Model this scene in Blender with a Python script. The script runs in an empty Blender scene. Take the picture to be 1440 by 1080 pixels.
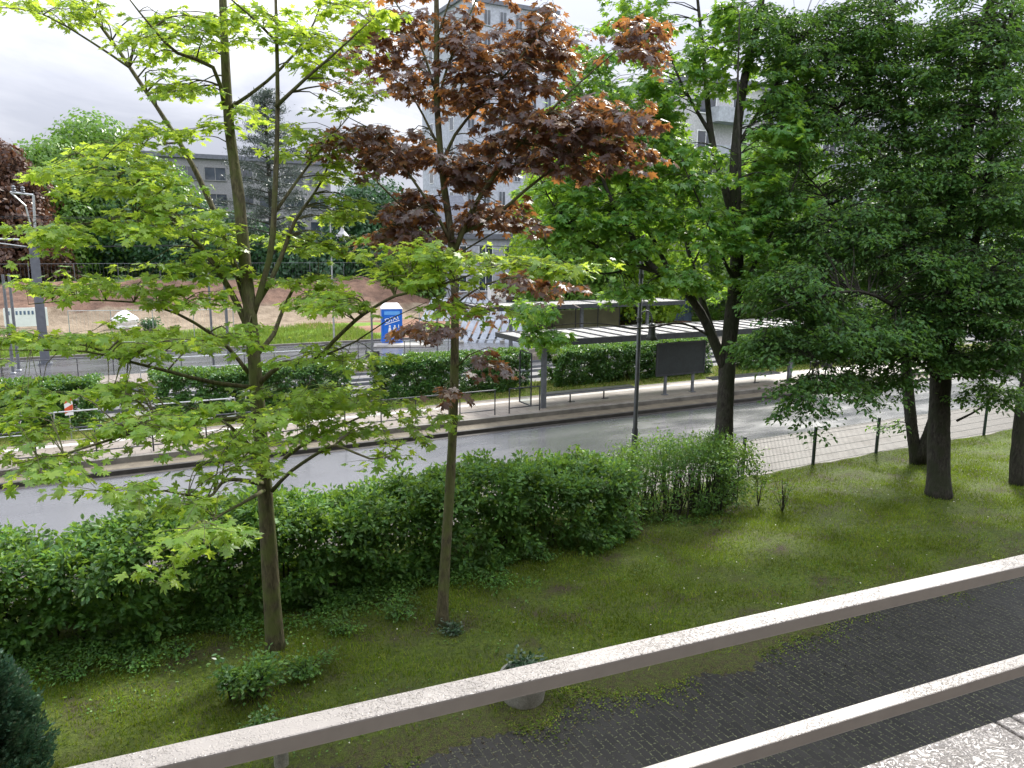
import bpy, math, random
import numpy as np
from mathutils import Vector
random.seed(7); rng = np.random.default_rng(11)
S = bpy.context.scene; COL = S.collection
# ---------------------------------------------------------------- camera, sky, sun, exposure
FPX = 1082.0; CAMH = 6.0
_p = math.radians(10.5); _r = math.radians(0.55); _a = math.radians(62.2)
_f0 = np.array([math.cos(_a), math.sin(_a), 0]); _r0 = np.array([math.sin(_a), -math.cos(_a), 0]); _u0 = np.array([0, 0, 1.])
FW = _f0*math.cos(_p)-_u0*math.sin(_p); _up = _u0*math.cos(_p)+_f0*math.sin(_p)
RT = _r0*math.cos(_r)+_up*math.sin(_r); UP = _up*math.cos(_r)-_r0*math.sin(_r)
CAM = np.array([0, 0, CAMH])
cd = bpy.data.cameras.new('camera'); cam = bpy.data.objects.new('camera', cd); COL.objects.link(cam)
from mathutils import Matrix
m = Matrix(((RT[0], UP[0], -FW[0], 0), (RT[1], UP[1], -FW[1], 0), (RT[2], UP[2], -FW[2], CAMH), (0, 0, 0, 1)))
cam.matrix_world = m; cd.sensor_width = 36; cd.lens = 36*FPX/1440; cd.clip_start = 0.05; cd.clip_end = 3000
S.camera = cam
SUN_EL, SUN_AZ = 42.0, 38.0       # azimuth of the sun measured from +X towards +Y
w = bpy.data.worlds.new("World"); S.world = w; w.use_nodes = True
nt = w.node_tree; nt.nodes.clear()
def N(t, **k):
    n = nt.nodes.new(t)
    for a, b in k.items(): setattr(n, a, b)
    return n
out = N('ShaderNodeOutputWorld'); bg = N('ShaderNodeBackground'); bg.inputs[1].default_value = 0.12
sky = N('ShaderNodeTexSky', sky_type='NISHITA'); sky.sun_disc = False
sky.sun_elevation = math.radians(SUN_EL); sky.sun_rotation = math.radians(90-SUN_AZ)
tc = N('ShaderNodeTexCoord'); mp = N('ShaderNodeMapping'); mp.inputs['Scale'].default_value = (1, 1, 2.6)
nz = N('ShaderNodeTexNoise'); nz.inputs['Scale'].default_value = 2.6; nz.inputs['Detail'].default_value = 7; nz.inputs['Roughness'].default_value = .55
nz.inputs['Distortion'].default_value = .4
cr = N('ShaderNodeValToRGB'); e = cr.color_ramp.elements
e[0].position = .42; e[0].color = (4.9, 5.15, 5.95, 1); e[1].position = .62; e[1].color = (9.8, 9.9, 10.2, 1)
x = cr.color_ramp.elements.new(.52); x.color = (6.3, 6.5, 7.2, 1)
nz2 = N('ShaderNodeTexNoise'); nz2.inputs['Scale'].default_value = 1.6; nz2.inputs['Detail'].default_value = 4
r2 = N('ShaderNodeValToRGB'); r2.color_ramp.elements[0].position = .25; r2.color_ramp.elements[0].color = (.75,)*3+(1,); r2.color_ramp.elements[1].position = .42
mx = N('ShaderNodeMix', data_type='RGBA')
L = nt.links.new
L(tc.outputs['Generated'], mp.inputs[0]); L(mp.outputs[0], nz.inputs[0]); L(mp.outputs[0], nz2.inputs[0])
L(nz.outputs[0], cr.inputs[0]); L(nz2.outputs[0], r2.inputs[0]); L(r2.outputs[0], mx.inputs[0]); L(sky.outputs[0], mx.inputs[6]); L(cr.outputs[0], mx.inputs[7])
sxz = N('ShaderNodeSeparateXYZ'); L(tc.outputs['Generated'], sxz.inputs[0]); rz_ = N('ShaderNodeMapRange'); rz_.inputs[1].default_value = .05; rz_.inputs[2].default_value = .95; rz_.inputs[3].default_value = .52; rz_.inputs[4].default_value = 2.1
L(sxz.outputs[2], rz_.inputs[0]); mz = N('ShaderNodeMix', data_type='RGBA', blend_type='MULTIPLY'); mz.inputs[0].default_value = 1; L(mx.outputs[2], mz.inputs[6]); L(rz_.outputs[0], mz.inputs[7])
L(mz.outputs[2], bg.inputs[0]); L(bg.outputs[0], out.inputs[0])
sd = bpy.data.lights.new('sun', 'SUN'); sd.energy = 3.6; sd.angle = math.radians(9); sd.color = (1, .96, .88)
sun = bpy.data.objects.new('sun', sd); COL.objects.link(sun)
el, az = math.radians(SUN_EL), math.radians(SUN_AZ)
sun.rotation_euler = Vector((math.cos(el)*math.cos(az), math.cos(el)*math.sin(az), math.sin(el))).to_track_quat('Z', 'Y').to_euler()
S.view_settings.view_transform = 'Standard'; S.view_settings.look = 'None'; S.view_settings.gamma = 1
S.view_settings.exposure = 0.84
S.render.engine = 'CYCLES'
S.cycles.max_bounces = 8; S.cycles.transparent_max_bounces = 8; S.cycles.transmission_bounces = 6

# ---------------------------------------------------------------- places: where a line of sight meets a plane
def ray(x, y): return FW + RT*((x-720)/FPX) + UP*((540-y)/FPX)
def G(x, y, z=0.): d = ray(x, y); return CAM+d*((z-CAMH)/d[2])
def PY(x, y, Yv): d = ray(x, y); return CAM+d*(Yv/d[1])
def PD(x, y, dist): return CAM+ray(x, y)*dist

# ---------------------------------------------------------------- materials
MATS = {}
class NM:
    def __init__(s, name):
        s.m = bpy.data.materials.new(name); s.m.use_nodes = True; s.t = s.m.node_tree; s.t.nodes.clear(); s.o = s.n('ShaderNodeOutputMaterial')
    def n(s, t, **k):
        n = s.t.nodes.new(t)
        for a, b in k.items():
            if a in ('data_type', 'blend_type', 'operation', 'feature', 'distance', 'noise_dimensions', 'interpolation_type'): setattr(n, a, b)
            else: n.inputs[a.replace('_', ' ')].default_value = b
        return n
    def l(s, a, b): s.t.links.new(a, b)
    def ramp(s, src, stops):
        r = s.t.nodes.new('ShaderNodeValToRGB'); e = r.color_ramp.elements
        while len(e) < len(stops): e.new(.5)
        for i, (p, c) in enumerate(stops):
            e[i].position = p; e[i].color = (c, c, c, 1) if not hasattr(c, '__len__') else (*c, 1)
        s.l(src, r.inputs[0]); return r.outputs[0]
    def coords(s, scale=(1, 1, 1), rot=(0, 0, 0)):
        t = s.t.nodes.new('ShaderNodeTexCoord'); m_ = s.t.nodes.new('ShaderNodeMapping'); m_.inputs['Scale'].default_value = scale; m_.inputs['Rotation'].default_value = rot
        s.l(t.outputs['Object'], m_.inputs[0]); return m_.outputs[0]
    def noise(s, scale, detail=5, rough=.55, co=None, dist=0):
        n = s.n('ShaderNodeTexNoise', Scale=scale, Detail=detail, Roughness=rough, Distortion=dist); s.l(co or s.coords(), n.inputs[0]); return n.outputs[0]
    def mix(s, f, a, b, bt='MIX'):
        n = s.t.nodes.new('ShaderNodeMix'); n.data_type = 'RGBA'; n.blend_type = bt
        for i, v in ((0, f), (6, a), (7, b)):
            if hasattr(v, 'is_linked'): s.l(v, n.inputs[i])
            elif i == 0: n.inputs[0].default_value = v
            else: n.inputs[i].default_value = (*v, 1)
        return n.outputs[2]
    def bump(s, h, strength=.5, dist=.01):
        b = s.n('ShaderNodeBump', Strength=strength, Distance=dist); s.l(h, b.inputs['Height']); return b.outputs[0]
    def pr(s, col, rough=.6, normal=None, metal=0, spec=.5, coat=0, trans=0):
        p = s.n('ShaderNodeBsdfPrincipled', Metallic=metal, Specular_IOR_Level=spec) if False else s.t.nodes.new('ShaderNodeBsdfPrincipled')
        p.inputs['Metallic'].default_value = metal; p.inputs['Specular IOR Level'].default_value = spec; p.inputs['Coat Weight'].default_value = coat
        p.inputs['Coat Roughness'].default_value = .1
        p.inputs['Transmission Weight'].default_value = trans
        if hasattr(col, 'is_linked'): s.l(col, p.inputs[0])
        else: p.inputs[0].default_value = (*col, 1)
        if hasattr(rough, 'is_linked'): s.l(rough, p.inputs['Roughness'])
        else: p.inputs['Roughness'].default_value = rough
        if normal: s.l(normal, p.inputs['Normal'])
        return p
    def done(s, sh): s.l(sh.outputs[0], s.o.inputs[0]); return s.m
def plain(name, col, rough=.55, var=.25, scale=6, metal=0, bump=.15, spec=.5, coat=0):
    """painted / metal / plaster surfaces with worn, slightly dirty colour"""
    k = NM(name); n = k.noise(scale, 6)
    c = k.mix(k.ramp(n, [(.3, 0), (.7, 1)]), tuple(v*(1-var) for v in col), tuple(min(1, v*(1+var)) for v in col))
    r = k.ramp(k.noise(scale*3, 4), [(.3, max(.05, rough-.12)), (.7, min(1, rough+.12))])
    return k.done(k.pr(c, r, k.bump(n, bump, .01), metal, spec, coat))
def leafmat(name, cols, trans, tf=.42, rough=.36, spec=.5, clump=1.3, cr=(.72, 1.25)):
    k = NM(name)
    g = k.t.nodes.new('ShaderNodeNewGeometry')
    def ds(c, q): l_ = .3*c[0]+.6*c[1]+.1*c[2]; return tuple(v*(1-q)+l_*q for v in c)
    if 'grass' not in name: cols = [ds(c, .04) for c in cols]
    st = [(i/(len(cols)-1), c) for i, c in enumerate(cols)]
    c = k.ramp(g.outputs['Random Per Island'], st)
    cl = k.ramp(k.noise(clump, 4), [(.35, cr[0]), (.65, cr[1])])
    c = k.mix(1., c, cl, 'MULTIPLY')
    p = k.pr(c, rough, None, 0, spec)
    t = k.t.nodes.new('ShaderNodeBsdfTranslucent')
    tcol = k.mix(.65, c, trans); k.l(tcol, t.inputs[0])
    ms = k.t.nodes.new('ShaderNodeMixShader'); ms.inputs[0].default_value = tf
    k.l(p.outputs[0], ms.inputs[1]); k.l(t.outputs[0], ms.inputs[2]); return k.done(ms)
def bark(name, a, b, moss=None):
    k = NM(name); co = k.coords((1, 1, .22)); n = k.noise(26, 7, .65, co, .6); big = k.noise(3.5, 4)
    c = k.mix(k.ramp(n, [(.35, 0), (.65, 1)]), a, b)
    if moss: c = k.mix(k.ramp(big, [(.45, 0), (.62, .75)]), c, moss)
    return k.done(k.pr(c, .85, k.bump(n, .8, .02), 0, .25))
M = MATS
M['bark_olive'] = bark('bark_olive', (.045, .04, .025), (.15, .135, .075), (.11, .135, .04))
M['bark_dark'] = bark('bark_dark', (.02, .018, .016), (.075, .07, .058), (.035, .042, .022))
M['leaf_lime'] = leafmat('leaf_lime', [(.13, .28, .03), (.20, .36, .035), (.30, .45, .04), (.15, .31, .06)], (.66, .80, .07), .57)
M['leaf_bronze'] = leafmat('leaf_bronze', [(.062, .05, .055), (.10, .08, .085), (.15, .14, .14), (.085, .062, .062), (.12, .07, .045), (.17, .10, .035)], (.80, .33, .07), .35, .38, .5, 2.2)
M['leaf_green'] = leafmat('leaf_green', [(.06, .18, .04), (.09, .24, .05), (.15, .30, .045), (.075, .20, .07)], (.45, .7, .04), .52)
M['leaf_dark'] = leafmat('leaf_dark', [(.045, .115, .034), (.065, .16, .045), (.10, .20, .045), (.05, .135, .055)], (.28, .52, .05), .42, .45, .3)
M['leaf_hedge'] = leafmat('leaf_hedge', [(.035, .10, .025), (.06, .155, .03), (.10, .22, .04), (.045, .12, .04), (.14, .26, .04)], (.32, .5, .04), .36, .48, .3, 2.2, (.6, 1.6))
M['leaf_hedge_far'] = leafmat('leaf_hedge_far', [(.03, .10, .03), (.055, .16, .035), (.11, .24, .04)], (.28, .45, .03), .28)
M['leaf_ivy'] = leafmat('leaf_ivy', [(.015, .05, .018), (.03, .09, .03), (.09, .15, .09)], (.08, .2, .03), .15, .3, .6)
M['needle_blue'] = leafmat('needle_blue', [(.03, .08, .055), (.06, .14, .08), (.11, .20, .12), (.08, .09, .05)], (.06, .16, .06), .2)
M['leaf_beech'] = leafmat('leaf_beech', [(.07, .04, .032), (.12, .065, .045), (.17, .09, .05)], (.22, .08, .03), .25)
M['leaf_far_a'] = leafmat('leaf_far_a', [(.08, .2, .03), (.13, .27, .035), (.2, .34, .04)], (.22, .4, .03), .35, clump=.35)
M['leaf_far_backlit'] = leafmat('leaf_far_backlit', [(.12, .26, .02), (.2, .36, .03), (.28, .42, .03)], (.6, .8, .04), .5, clump=.35)  # brighter, yellower far leaves: backlight put into the colour
M['leaf_far_b'] = leafmat('leaf_far_b', [(.022, .08, .035), (.04, .115, .045), (.055, .14, .05)], (.1, .22, .05), .3, clump=.35)
M['leaf_pine'] = leafmat('leaf_pine', [(.035, .06, .05), (.06, .085, .07), (.08, .105, .085)], (.08, .12, .07), .2, clump=.5)
M['grass_blade'] = leafmat('grass_blade', [(.05, .10, .012), (.10, .17, .014), (.16, .23, .02), (.24, .24, .05)], (.3, .42, .02), .35, .5, .25, 1.5, (.5, 1.5))
M['grass_tall'] = leafmat('grass_tall', [(.07, .14, .02), (.12, .21, .03), (.22, .27, .07)], (.28, .38, .04), .33, .5, .25, .9, (.6, 1.35))

def lawn_mat():
    k = NM('lawn_soil'); a = k.noise(1.1, 6, .6); b = k.noise(14, 8, .7); f = k.noise(90, 3, .6)
    moss = k.mix(k.ramp(b, [(.3, 0), (.7, 1)]), (.025, .045, .007), (.11, .15, .014))
    soil = k.mix(k.ramp(f, [(.35, 0), (.65, 1)]), (.022, .017, .012), (.085, .062, .04))
    c = k.mix(k.ramp(a, [(.33, .9), (.46, .25), (.58, 0)]), moss, soil)
    sx = k.t.nodes.new('ShaderNodeSeparateXYZ'); k.l(k.coords(), sx.inputs[0]); ad = k.t.nodes.new('ShaderNodeMath'); ad.operation = 'MULTIPLY_ADD'; ad.inputs[1].default_value = 1.5; k.l(k.noise(2.2, 6, .7), ad.inputs[0]); k.l(sx.outputs[1], ad.inputs[2])
    mr = k.t.nodes.new('ShaderNodeMapRange'); mr.inputs[1].default_value = 8.75; mr.inputs[2].default_value = 9.35; mr.inputs[3].default_value = 1; mr.inputs[4].default_value = 0; k.l(ad.outputs[0], mr.inputs[0])
    fr = k.mix(k.ramp(f, [(.4, 0), (.6, 1)]), (.022, .018, .010), (.085, .075, .03)); fr = k.mix(k.ramp(b, [(.42, 0), (.56, 1)]), fr, k.mix(k.ramp(f, [(.4, 0), (.6, 1)]), (.02, .03, .007), (.10, .12, .02))); c = k.mix(mr.outputs[0], c, fr)
    return k.done(k.pr(c, .8, k.bump(b, 1, .05), 0, .25))
M['lawn'] = lawn_mat()
def grit(name, a, b, s1=3, s2=120, rough=.8, bump=.5, spec=.4, dist=.01):
    k = NM(name); n1 = k.noise(s1, 6, .6); n2 = k.noise(s2, 4, .7)
    c = k.mix(k.ramp(n1, [(.3, 0), (.7, 1)]), a, b); c = k.mix(.55, c, k.ramp(n2, [(.3, .25), (.7, 1.0)]), 'MULTIPLY')
    return k.done(k.pr(c, rough, k.bump(n2, bump, dist), 0, spec))
M['strip'] = grit('strip_gravel', (.11, .09, .065), (.2, .17, .12))
M['earth'] = grit('bare_earth', (.22, .11, .07), (.36, .22, .15), .35, 6, .9, 1, .2, .12)
M['earth_red'] = grit('red_earth', (.16, .075, .05), (.30, .15, .10), .3, 4, .9, 1, .2, .2)
M['gravel_bed'] = grit('track_ballast', (.15, .145, .14), (.3, .29, .28), 1, 40, .8, .8, .3, .03)
M['verge'] = grit('verge_grass', (.09, .12, .018), (.24, .22, .06), 1.5, 40, .9, .8, .2, .03)
def asphalt():
    k = NM('wet_asphalt'); n = k.noise(160, 3, .7); b = k.noise(.55, 5, .6, k.coords((.5, 1.4, 1)))
    c = k.mix(k.ramp(n, [(.3, 0), (.7, 1)]), (.05, .051, .056), (.12, .12, .13))
    r = k.ramp(b, [(.35, .15), (.65, .34)])
    v = k.n('ShaderNodeTexVoronoi', Scale=85.); k.l(k.coords(), v.inputs[0])
    nn = k.mix(.5, v.outputs[0], n)
    return k.done(k.pr(c, r, k.bump(nn, .32, .006), 0, .85, .25))
M['asphalt'] = asphalt()
def bricks(name, bw, bh, rot, c1, c2, mortar, moss, rough, ms=.008, mossamt=.5, bump=.6, spec=.5):
    k = NM(name); co = k.coords((1, 1, 1), (0, 0, rot))
    wv = k.t.nodes.new('ShaderNodeVectorMath'); wv.operation = 'SCALE'; nzz = k.n('ShaderNodeTexNoise', Scale=7.); k.l(co, nzz.inputs[0]); wv.inputs[3].default_value = .03
    k.l(nzz.outputs[1], wv.inputs[0]); ad = k.t.nodes.new('ShaderNodeVectorMath'); ad.operation = 'ADD'; k.l(co, ad.inputs[0]); k.l(wv.outputs[0], ad.inputs[1])
    b = k.n('ShaderNodeTexBrick', Scale=1., Mortar_Size=ms, Brick_Width=bw, Row_Height=bh, Mortar_Smooth=.3, Bias=0.); k.l(ad.outputs[0], b.inputs[0])
    b.inputs['Color1'].default_value = (*c1, 1); b.inputs['Color2'].default_value = (*c2, 1); b.inputs['Mortar'].default_value = (*mortar, 1)
    n = k.noise(60, 4, .7); big = k.noise(1.2, 5, .6); sp = k.noise(34, 2, .5)
    c = k.mix(.5, b.outputs[0], k.ramp(n, [(.25, .35), (.75, 1.1)]), 'MULTIPLY')
    mk = k.t.nodes.new('ShaderNodeMath'); mk.operation = 'MULTIPLY'; k.l(b.outputs[1], mk.inputs[0]); k.l(k.ramp(sp, [(.47, 0), (.6, 1)]), mk.inputs[1])
    mk2 = k.t.nodes.new('ShaderNodeMath'); mk2.operation = 'MULTIPLY'; k.l(mk.outputs[0], mk2.inputs[0]); k.l(k.ramp(big, [(.35, mossamt*.4), (.6, mossamt)]), mk2.inputs[1])
    c = k.mix(mk2.outputs[0], c, moss)
    inv = k.ramp(b.outputs[1], [(0, 1), (1, 0)]); hh = k.mix(.25, inv, n)
    return k.done(k.pr(c, k.ramp(big, [(.3, rough-.1), (.7, rough+.1)]), k.bump(hh, bump, .008), 0, spec))
M['drive'] = bricks('driveway_blocks', .21, .105, math.radians(90), (.015, .0145, .0135), (.027, .0255, .024), (.017, .016, .012), (.14, .15, .085), .6, .011, .85, .7, .25)
M['pave_near'] = bricks('footway_blocks', .2, .1, 0, (.085, .072, .062), (.12, .10, .085), (.05, .045, .035), (.12, .11, .05), .5, .008, .3, .25, .35)
M['pave_plat'] = bricks('platform_slabs', .4, .4, 0, (.22, .185, .155), (.28, .24, .20), (.11, .09, .07), (.2, .17, .1), .45, .012, .3, .4, .5)
M['concrete'] = grit('concrete', (.28, .27, .25), (.42, .40, .37), 2, 70, .75, .3)
M['kerb'] = grit('kerb_stone', (.13, .12, .105), (.26, .24, .21), 3, 60, .6, .4)
M['kerb_dark'] = grit('kerb_wet', (.03, .028, .025), (.07, .062, .052), 3, 60, .6, .4)
M['white_strip'] = plain('tactile_white', (.42, .4, .37), .5)
def wetpaint():
    k = NM('wet_cream_paint'); co = k.coords()
    v = k.n('ShaderNodeTexVoronoi', Scale=150., feature='SMOOTH_F1', Smoothness=.35) ; k.l(co, v.inputs[0])
    nn = k.noise(85, 3, .5, co, 1.6); patch = k.ramp(k.noise(5, 3, .5), [(.4, .15), (.62, 1)])
    d = k.ramp(nn, [(.44, 0), (.50, .8), (.56, 1)])
    d2 = k.ramp(v.outputs[0], [(.12, 1), (.34, 0)])
    g = k.t.nodes.new('ShaderNodeNewGeometry'); sx = k.t.nodes.new('ShaderNodeSeparateXYZ'); k.l(g.outputs['Normal'], sx.inputs[0])
    top = k.ramp(sx.outputs[2], [(.4, 0), (.8, 1)])
    h = k.mix(.5, d, d2); h = k.mix(1., h, top, 'MULTIPLY'); h = k.mix(1., h, patch, 'MULTIPLY')
    dirt = k.ramp(k.noise(30, 5), [(.35, .92), (.7, 1.03)])
    c = k.mix(1., (.285, .262, .242), dirt, 'MULTIPLY')
    return k.done(k.pr(c, k.ramp(h, [(.2, .42), (.6, .2)]), k.bump(h, .9, .0026), 0, .45))
M['rail_paint'] = wetpaint()
def wettile():
    k = NM('wet_ledge_tile'); co = k.coords()
    nn = k.noise(38, 5, .6, co, 2.2); d = k.ramp(nn, [(.42, 0), (.5, .6), (.58, 1)])
    c = k.mix(k.ramp(k.noise(9, 5), [(.3, 0), (.7, 1)]), (.26, .235, .215), (.44, .405, .375))
    dirt = k.ramp(k.noise(17, 6, .7), [(.62, 0), (.7, .8)]); c = k.mix(dirt, c, (.09, .055, .05))
    return k.done(k.pr(c, k.ramp(d, [(0, .25), (1, .04)]), k.bump(d, .9, .0075), 0, .8, .3))
M['ledge'] = wettile()
M['joint'] = plain('joint_dark', (.03, .028, .026), .7)
M['steel_dark'] = plain('steel_dark', (.045, .048, .055), .4, .3, 9, .2)
M['steel_grey'] = plain('steel_grey', (.16, .17, .19), .42, .2, 8, .4)
M['galv'] = plain('galvanised', (.42, .44, .45), .4, .2, 10, .6)
M['mast'] = plain('mast_grey', (.13, .14, .165), .5, .15, 5, .2)
M['fence_green'] = plain('fence_green', (.02, .04, .035), .42, .2, 10)
M['roof_white'] = plain('wet_roof_sheet', (.40, .385, .37), .3, .12, 3, 0, .1, .6)
M['board_back'] = plain('board_dark', (.018, .024, .024), .5, .25, 5)
M['wood_dark'] = plain('bench_timber', (.10, .095, .09), .4, .3, 20)
M['lamp_grey'] = plain('lamp_grey', (.33, .33, .34), .4, .12, 8)
M['lamp_dark'] = plain('lamp_dark', (.05, .055, .058), .42, .3, 12)
M['blue_plastic'] = plain('blue_plastic', (.012, .13, .55), .38, .15, 3)
M['blue_light'] = plain('blue_pale', (.12, .35, .72), .4, .1, 3)
M['white'] = plain('white_paint', (.78, .79, .8), .45, .06, 3)
M['orange'] = plain('orange_red', (.62, .09, .03), .45, .15, 6)
M['olive'] = plain('olive_panel', (.17, .17, .085), .35, .25, 1.2)
M['blue_grey'] = plain('blue_grey_sheet', (.11, .16, .25), .45, .25, 2)
M['sheet_grey'] = plain('sheet_grey', (.27, .30, .35), .4, .2, 2)
M['pot'] = grit('pot_concrete', (.26, .25, .22), (.44, .43, .38), 6, 50, .85, .6)
M['moss_stone'] = grit('stub_stone', (.22, .22, .18), (.38, .37, .3), 8, 60, .85, .6)
M['wall_grey'] = grit('render_grey', (.30, .30, .31), (.40, .40, .41), .4, 8, .85, .3, .3, .02)
M['wall_pale'] = grit('render_pale', (.58, .58, .60), (.66, .66, .68), .3, 6, .85, .2, .3, .02)
M['wall_tower'] = grit('tower_panels', (.48, .51, .58), (.55, .58, .65), .25, 3, .8, .2, .3, .02)
M['wall_beige'] = grit('render_beige', (.36, .34, .34), (.44, .42, .42), .3, 6, .85, .2, .3, .02)
M['wall_house'] = grit('house_render_shaded', (.10, .08, .065), (.14, .115, .095), .4, 8, .85, .3, .3, .02)  # dark tone puts the shade of the balcony recess into the wall colour
M['slate'] = plain('slate_roof', (.14, .15, .18), .6, .2, 4)
def glassy(name, c, r=.08):
    k = NM(name); n = k.noise(.8, 3); return k.done(k.pr(k.mix(k.ramp(n, [(.4, 0), (.6, 1)]), tuple(v*.5 for v in c), c), r, k.bump(n, .05, .02), 0, .9))
M['window'] = glassy('window_glass', (.07, .085, .11))
def clearglass():
    k = NM('clear_glass'); t = k.t.nodes.new('ShaderNodeBsdfTransparent'); t.inputs[0].default_value = (.86, .9, .9, 1); g = k.t.nodes.new('ShaderNodeBsdfGlossy'); g.inputs['Roughness'].default_value = .05
    ms = k.t.nodes.new('ShaderNodeMixShader'); ms.inputs[0].default_value = .1; k.l(t.outputs[0], ms.inputs[1]); k.l(g.outputs[0], ms.inputs[2]); return k.done(ms)
M['crumbs'] = plain('soil_crumb', (.06, .045, .025), .9, .5, 9)
M['glass'] = clearglass()
M['petal'] = plain('pale_petals', (.6, .58, .5), .6)

# ---------------------------------------------------------------- mesh helpers
def props(o, label=None, cat=None, group=None, kind=None):
    for k_, v_ in (('label', label), ('category', cat), ('group', group), ('kind', kind)):
        if v_: o[k_] = v_
    return o
def link(name, me, mat, parent=None):
    if mat is not None: me.materials.append(M[mat] if isinstance(mat, str) else mat)
    o = bpy.data.objects.new(name, me); COL.objects.link(o)
    if parent is not None: o.parent = parent
    return o
def thing(name, loc, label, cat, group=None, rz=0):
    o = bpy.data.objects.new(name, None); COL.objects.link(o); o.location = loc; o.rotation_euler = (0, 0, rz); o.empty_display_size = .2
    return props(o, label, cat, group)
class MB:
    def __init__(s): s.v = []; s.f = []; s.sm = False
    def add(s, vs, fs):
        b = len(s.v); s.v += [tuple(map(float, p)) for p in vs]; s.f += [tuple(b+i for i in f) for f in fs]; return s
    def box(s, x0, x1, y0, y1, z0, z1):
        return s.add([(x0, y0, z0), (x1, y0, z0), (x1, y1, z0), (x0, y1, z0), (x0, y0, z1), (x1, y0, z1), (x1, y1, z1), (x0, y1, z1)],
                     [(0, 3, 2, 1), (4, 5, 6, 7), (0, 1, 5, 4), (1, 2, 6, 5), (2, 3, 7, 6), (3, 0, 4, 7)])
    def cbox(s, cx, cy, cz, sx, sy, sz): return s.box(cx-sx/2, cx+sx/2, cy-sy/2, cy+sy/2, cz-sz/2, cz+sz/2)
    def tube(s, pts, rad, n=8, cap=True):
        pts = [Vector(p) for p in pts]
        if not hasattr(rad, '__len__'): rad = [rad]*len(pts)
        b = len(s.v); prev = None
        for i, p in enumerate(pts):
            d = (pts[min(i+1, len(pts)-1)]-pts[max(i-1, 0)]).normalized()
            if prev is None: a = d.orthogonal().normalized()
            else: a = (prev-d*prev.dot(d)).normalized()
            prev = a; c = d.cross(a)
            for j in range(n):
                t = 2*math.pi*j/n; s.v.append(tuple(p+(a*math.cos(t)+c*math.sin(t))*rad[i]))
        for i in range(len(pts)-1):
            for j in range(n):
                k_ = (j+1) % n; s.f.append((b+i*n+j, b+i*n+k_, b+(i+1)*n+k_, b+(i+1)*n+j))
        if cap: s.f.append(tuple(b+j for j in reversed(range(n)))); s.f.append(tuple(b+(len(pts)-1)*n+j for j in range(n)))
        return s
    def lathe(s, prof, c=(0, 0, 0), n=24):
        b = len(s.v)
        for r_, z_ in prof:
            for j in range(n): t = 2*math.pi*j/n; s.v.append((c[0]+r_*math.cos(t), c[1]+r_*math.sin(t), c[2]+z_))
        for i in range(len(prof)-1):
            for j in range(n): k_ = (j+1) % n; s.f.append((b+i*n+j, b+i*n+k_, b+(i+1)*n+k_, b+(i+1)*n+j))
        return s
    def quad(s, a, b, c, d): return s.add([a, b, c, d], [(0, 1, 2, 3)])
    def mesh(s, name='m', smooth=False):
        me = bpy.data.meshes.new(name); me.from_pydata(s.v, [], s.f); me.update()
        if smooth: me.polygons.foreach_set('use_smooth', [True]*len(me.polygons))
        return me
    def build(s, name, mat, parent=None, smooth=False, bevel=0):
        o = link(name, s.mesh(name, smooth), mat, parent)
        if bevel: b = o.modifiers.new('bevel', 'BEVEL'); b.width = bevel; b.segments = 2; b.limit_method = 'ANGLE'
        return o
def npmesh(name, V, F):
    """V (n,3), F (m,k) all with the same number of corners"""
    me = bpy.data.meshes.new(name); V = np.ascontiguousarray(V, dtype=np.float32); F = np.ascontiguousarray(F, dtype=np.int32)
    me.vertices.add(len(V)); me.vertices.foreach_set('co', V.ravel()); k_ = F.shape[1]
    me.loops.add(F.size); me.loops.foreach_set('vertex_index', F.ravel()); me.polygons.add(len(F))
    me.polygons.foreach_set('loop_start', np.arange(0, F.size, k_, dtype=np.int32)); me.polygons.foreach_set('loop_total', np.full(len(F), k_, dtype=np.int32))
    me.update(calc_edges=True); return me
def nrm(a): return a/np.maximum(np.linalg.norm(a, axis=-1, keepdims=True), 1e-9)
# leaf templates: x across, y towards the tip, z out of the blade
def palmate(half):
    pts = [(a, r) for a, r in half]; full = [(-a, r) for a, r in reversed(pts[1:])]+pts
    v = [(0, 0, 0)]+[(r*math.sin(math.radians(a)), r*math.cos(math.radians(a)), -.22*r*r+.05*math.cos(math.radians(a*7))) for a, r in full]
    n = len(full); return np.array(v), np.array([(0, i+1, i) if False else (0, i, i+1) for i in range(1, n)])
T_MAPLE = palmate([(0, 1.), (8, .74), (17, .76), (26, .44), (38, .70), (44, .80), (52, .98), (60, .70), (68, .70), (79, .40), (94, .52), (108, .66), (124, .40), (152, .22)])
T_MAPLE_S = palmate([(0, 1.), (14, .7), (26, .44), (51, .95), (66, .62), (79, .40), (108, .62), (150, .2)])
T_MAPLE_XS = palmate([(0, 1.), (25, .45), (52, .92), (80, .38), (110, .6)])
T_OV = (np.array([(0, 0, 0), (.27, .3, .07), (.26, .62, .06), (0, 1, -.1), (-.26, .62, .06), (-.27, .3, .07)]), np.array([(0, 1, 2, 3), (0, 3, 4, 5)]))
T_BL = (np.array([(-.06, 0, 0), (.06, 0, 0), (.0, 1, .0)]), np.array([(0, 1, 2)]))
T_Q = (np.array([(0, 0, 0), (.3, .45, .08), (0, 1, -.08), (-.3, .45, -.05)]), np.array([(0, 1, 2, 3)]))
T_ND = (np.array([(0, 0, 0), (.1, .4, .02), (0, 1, 0), (-.1, .4, .02)]), np.array([(0, 1, 2, 3)]))
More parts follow.
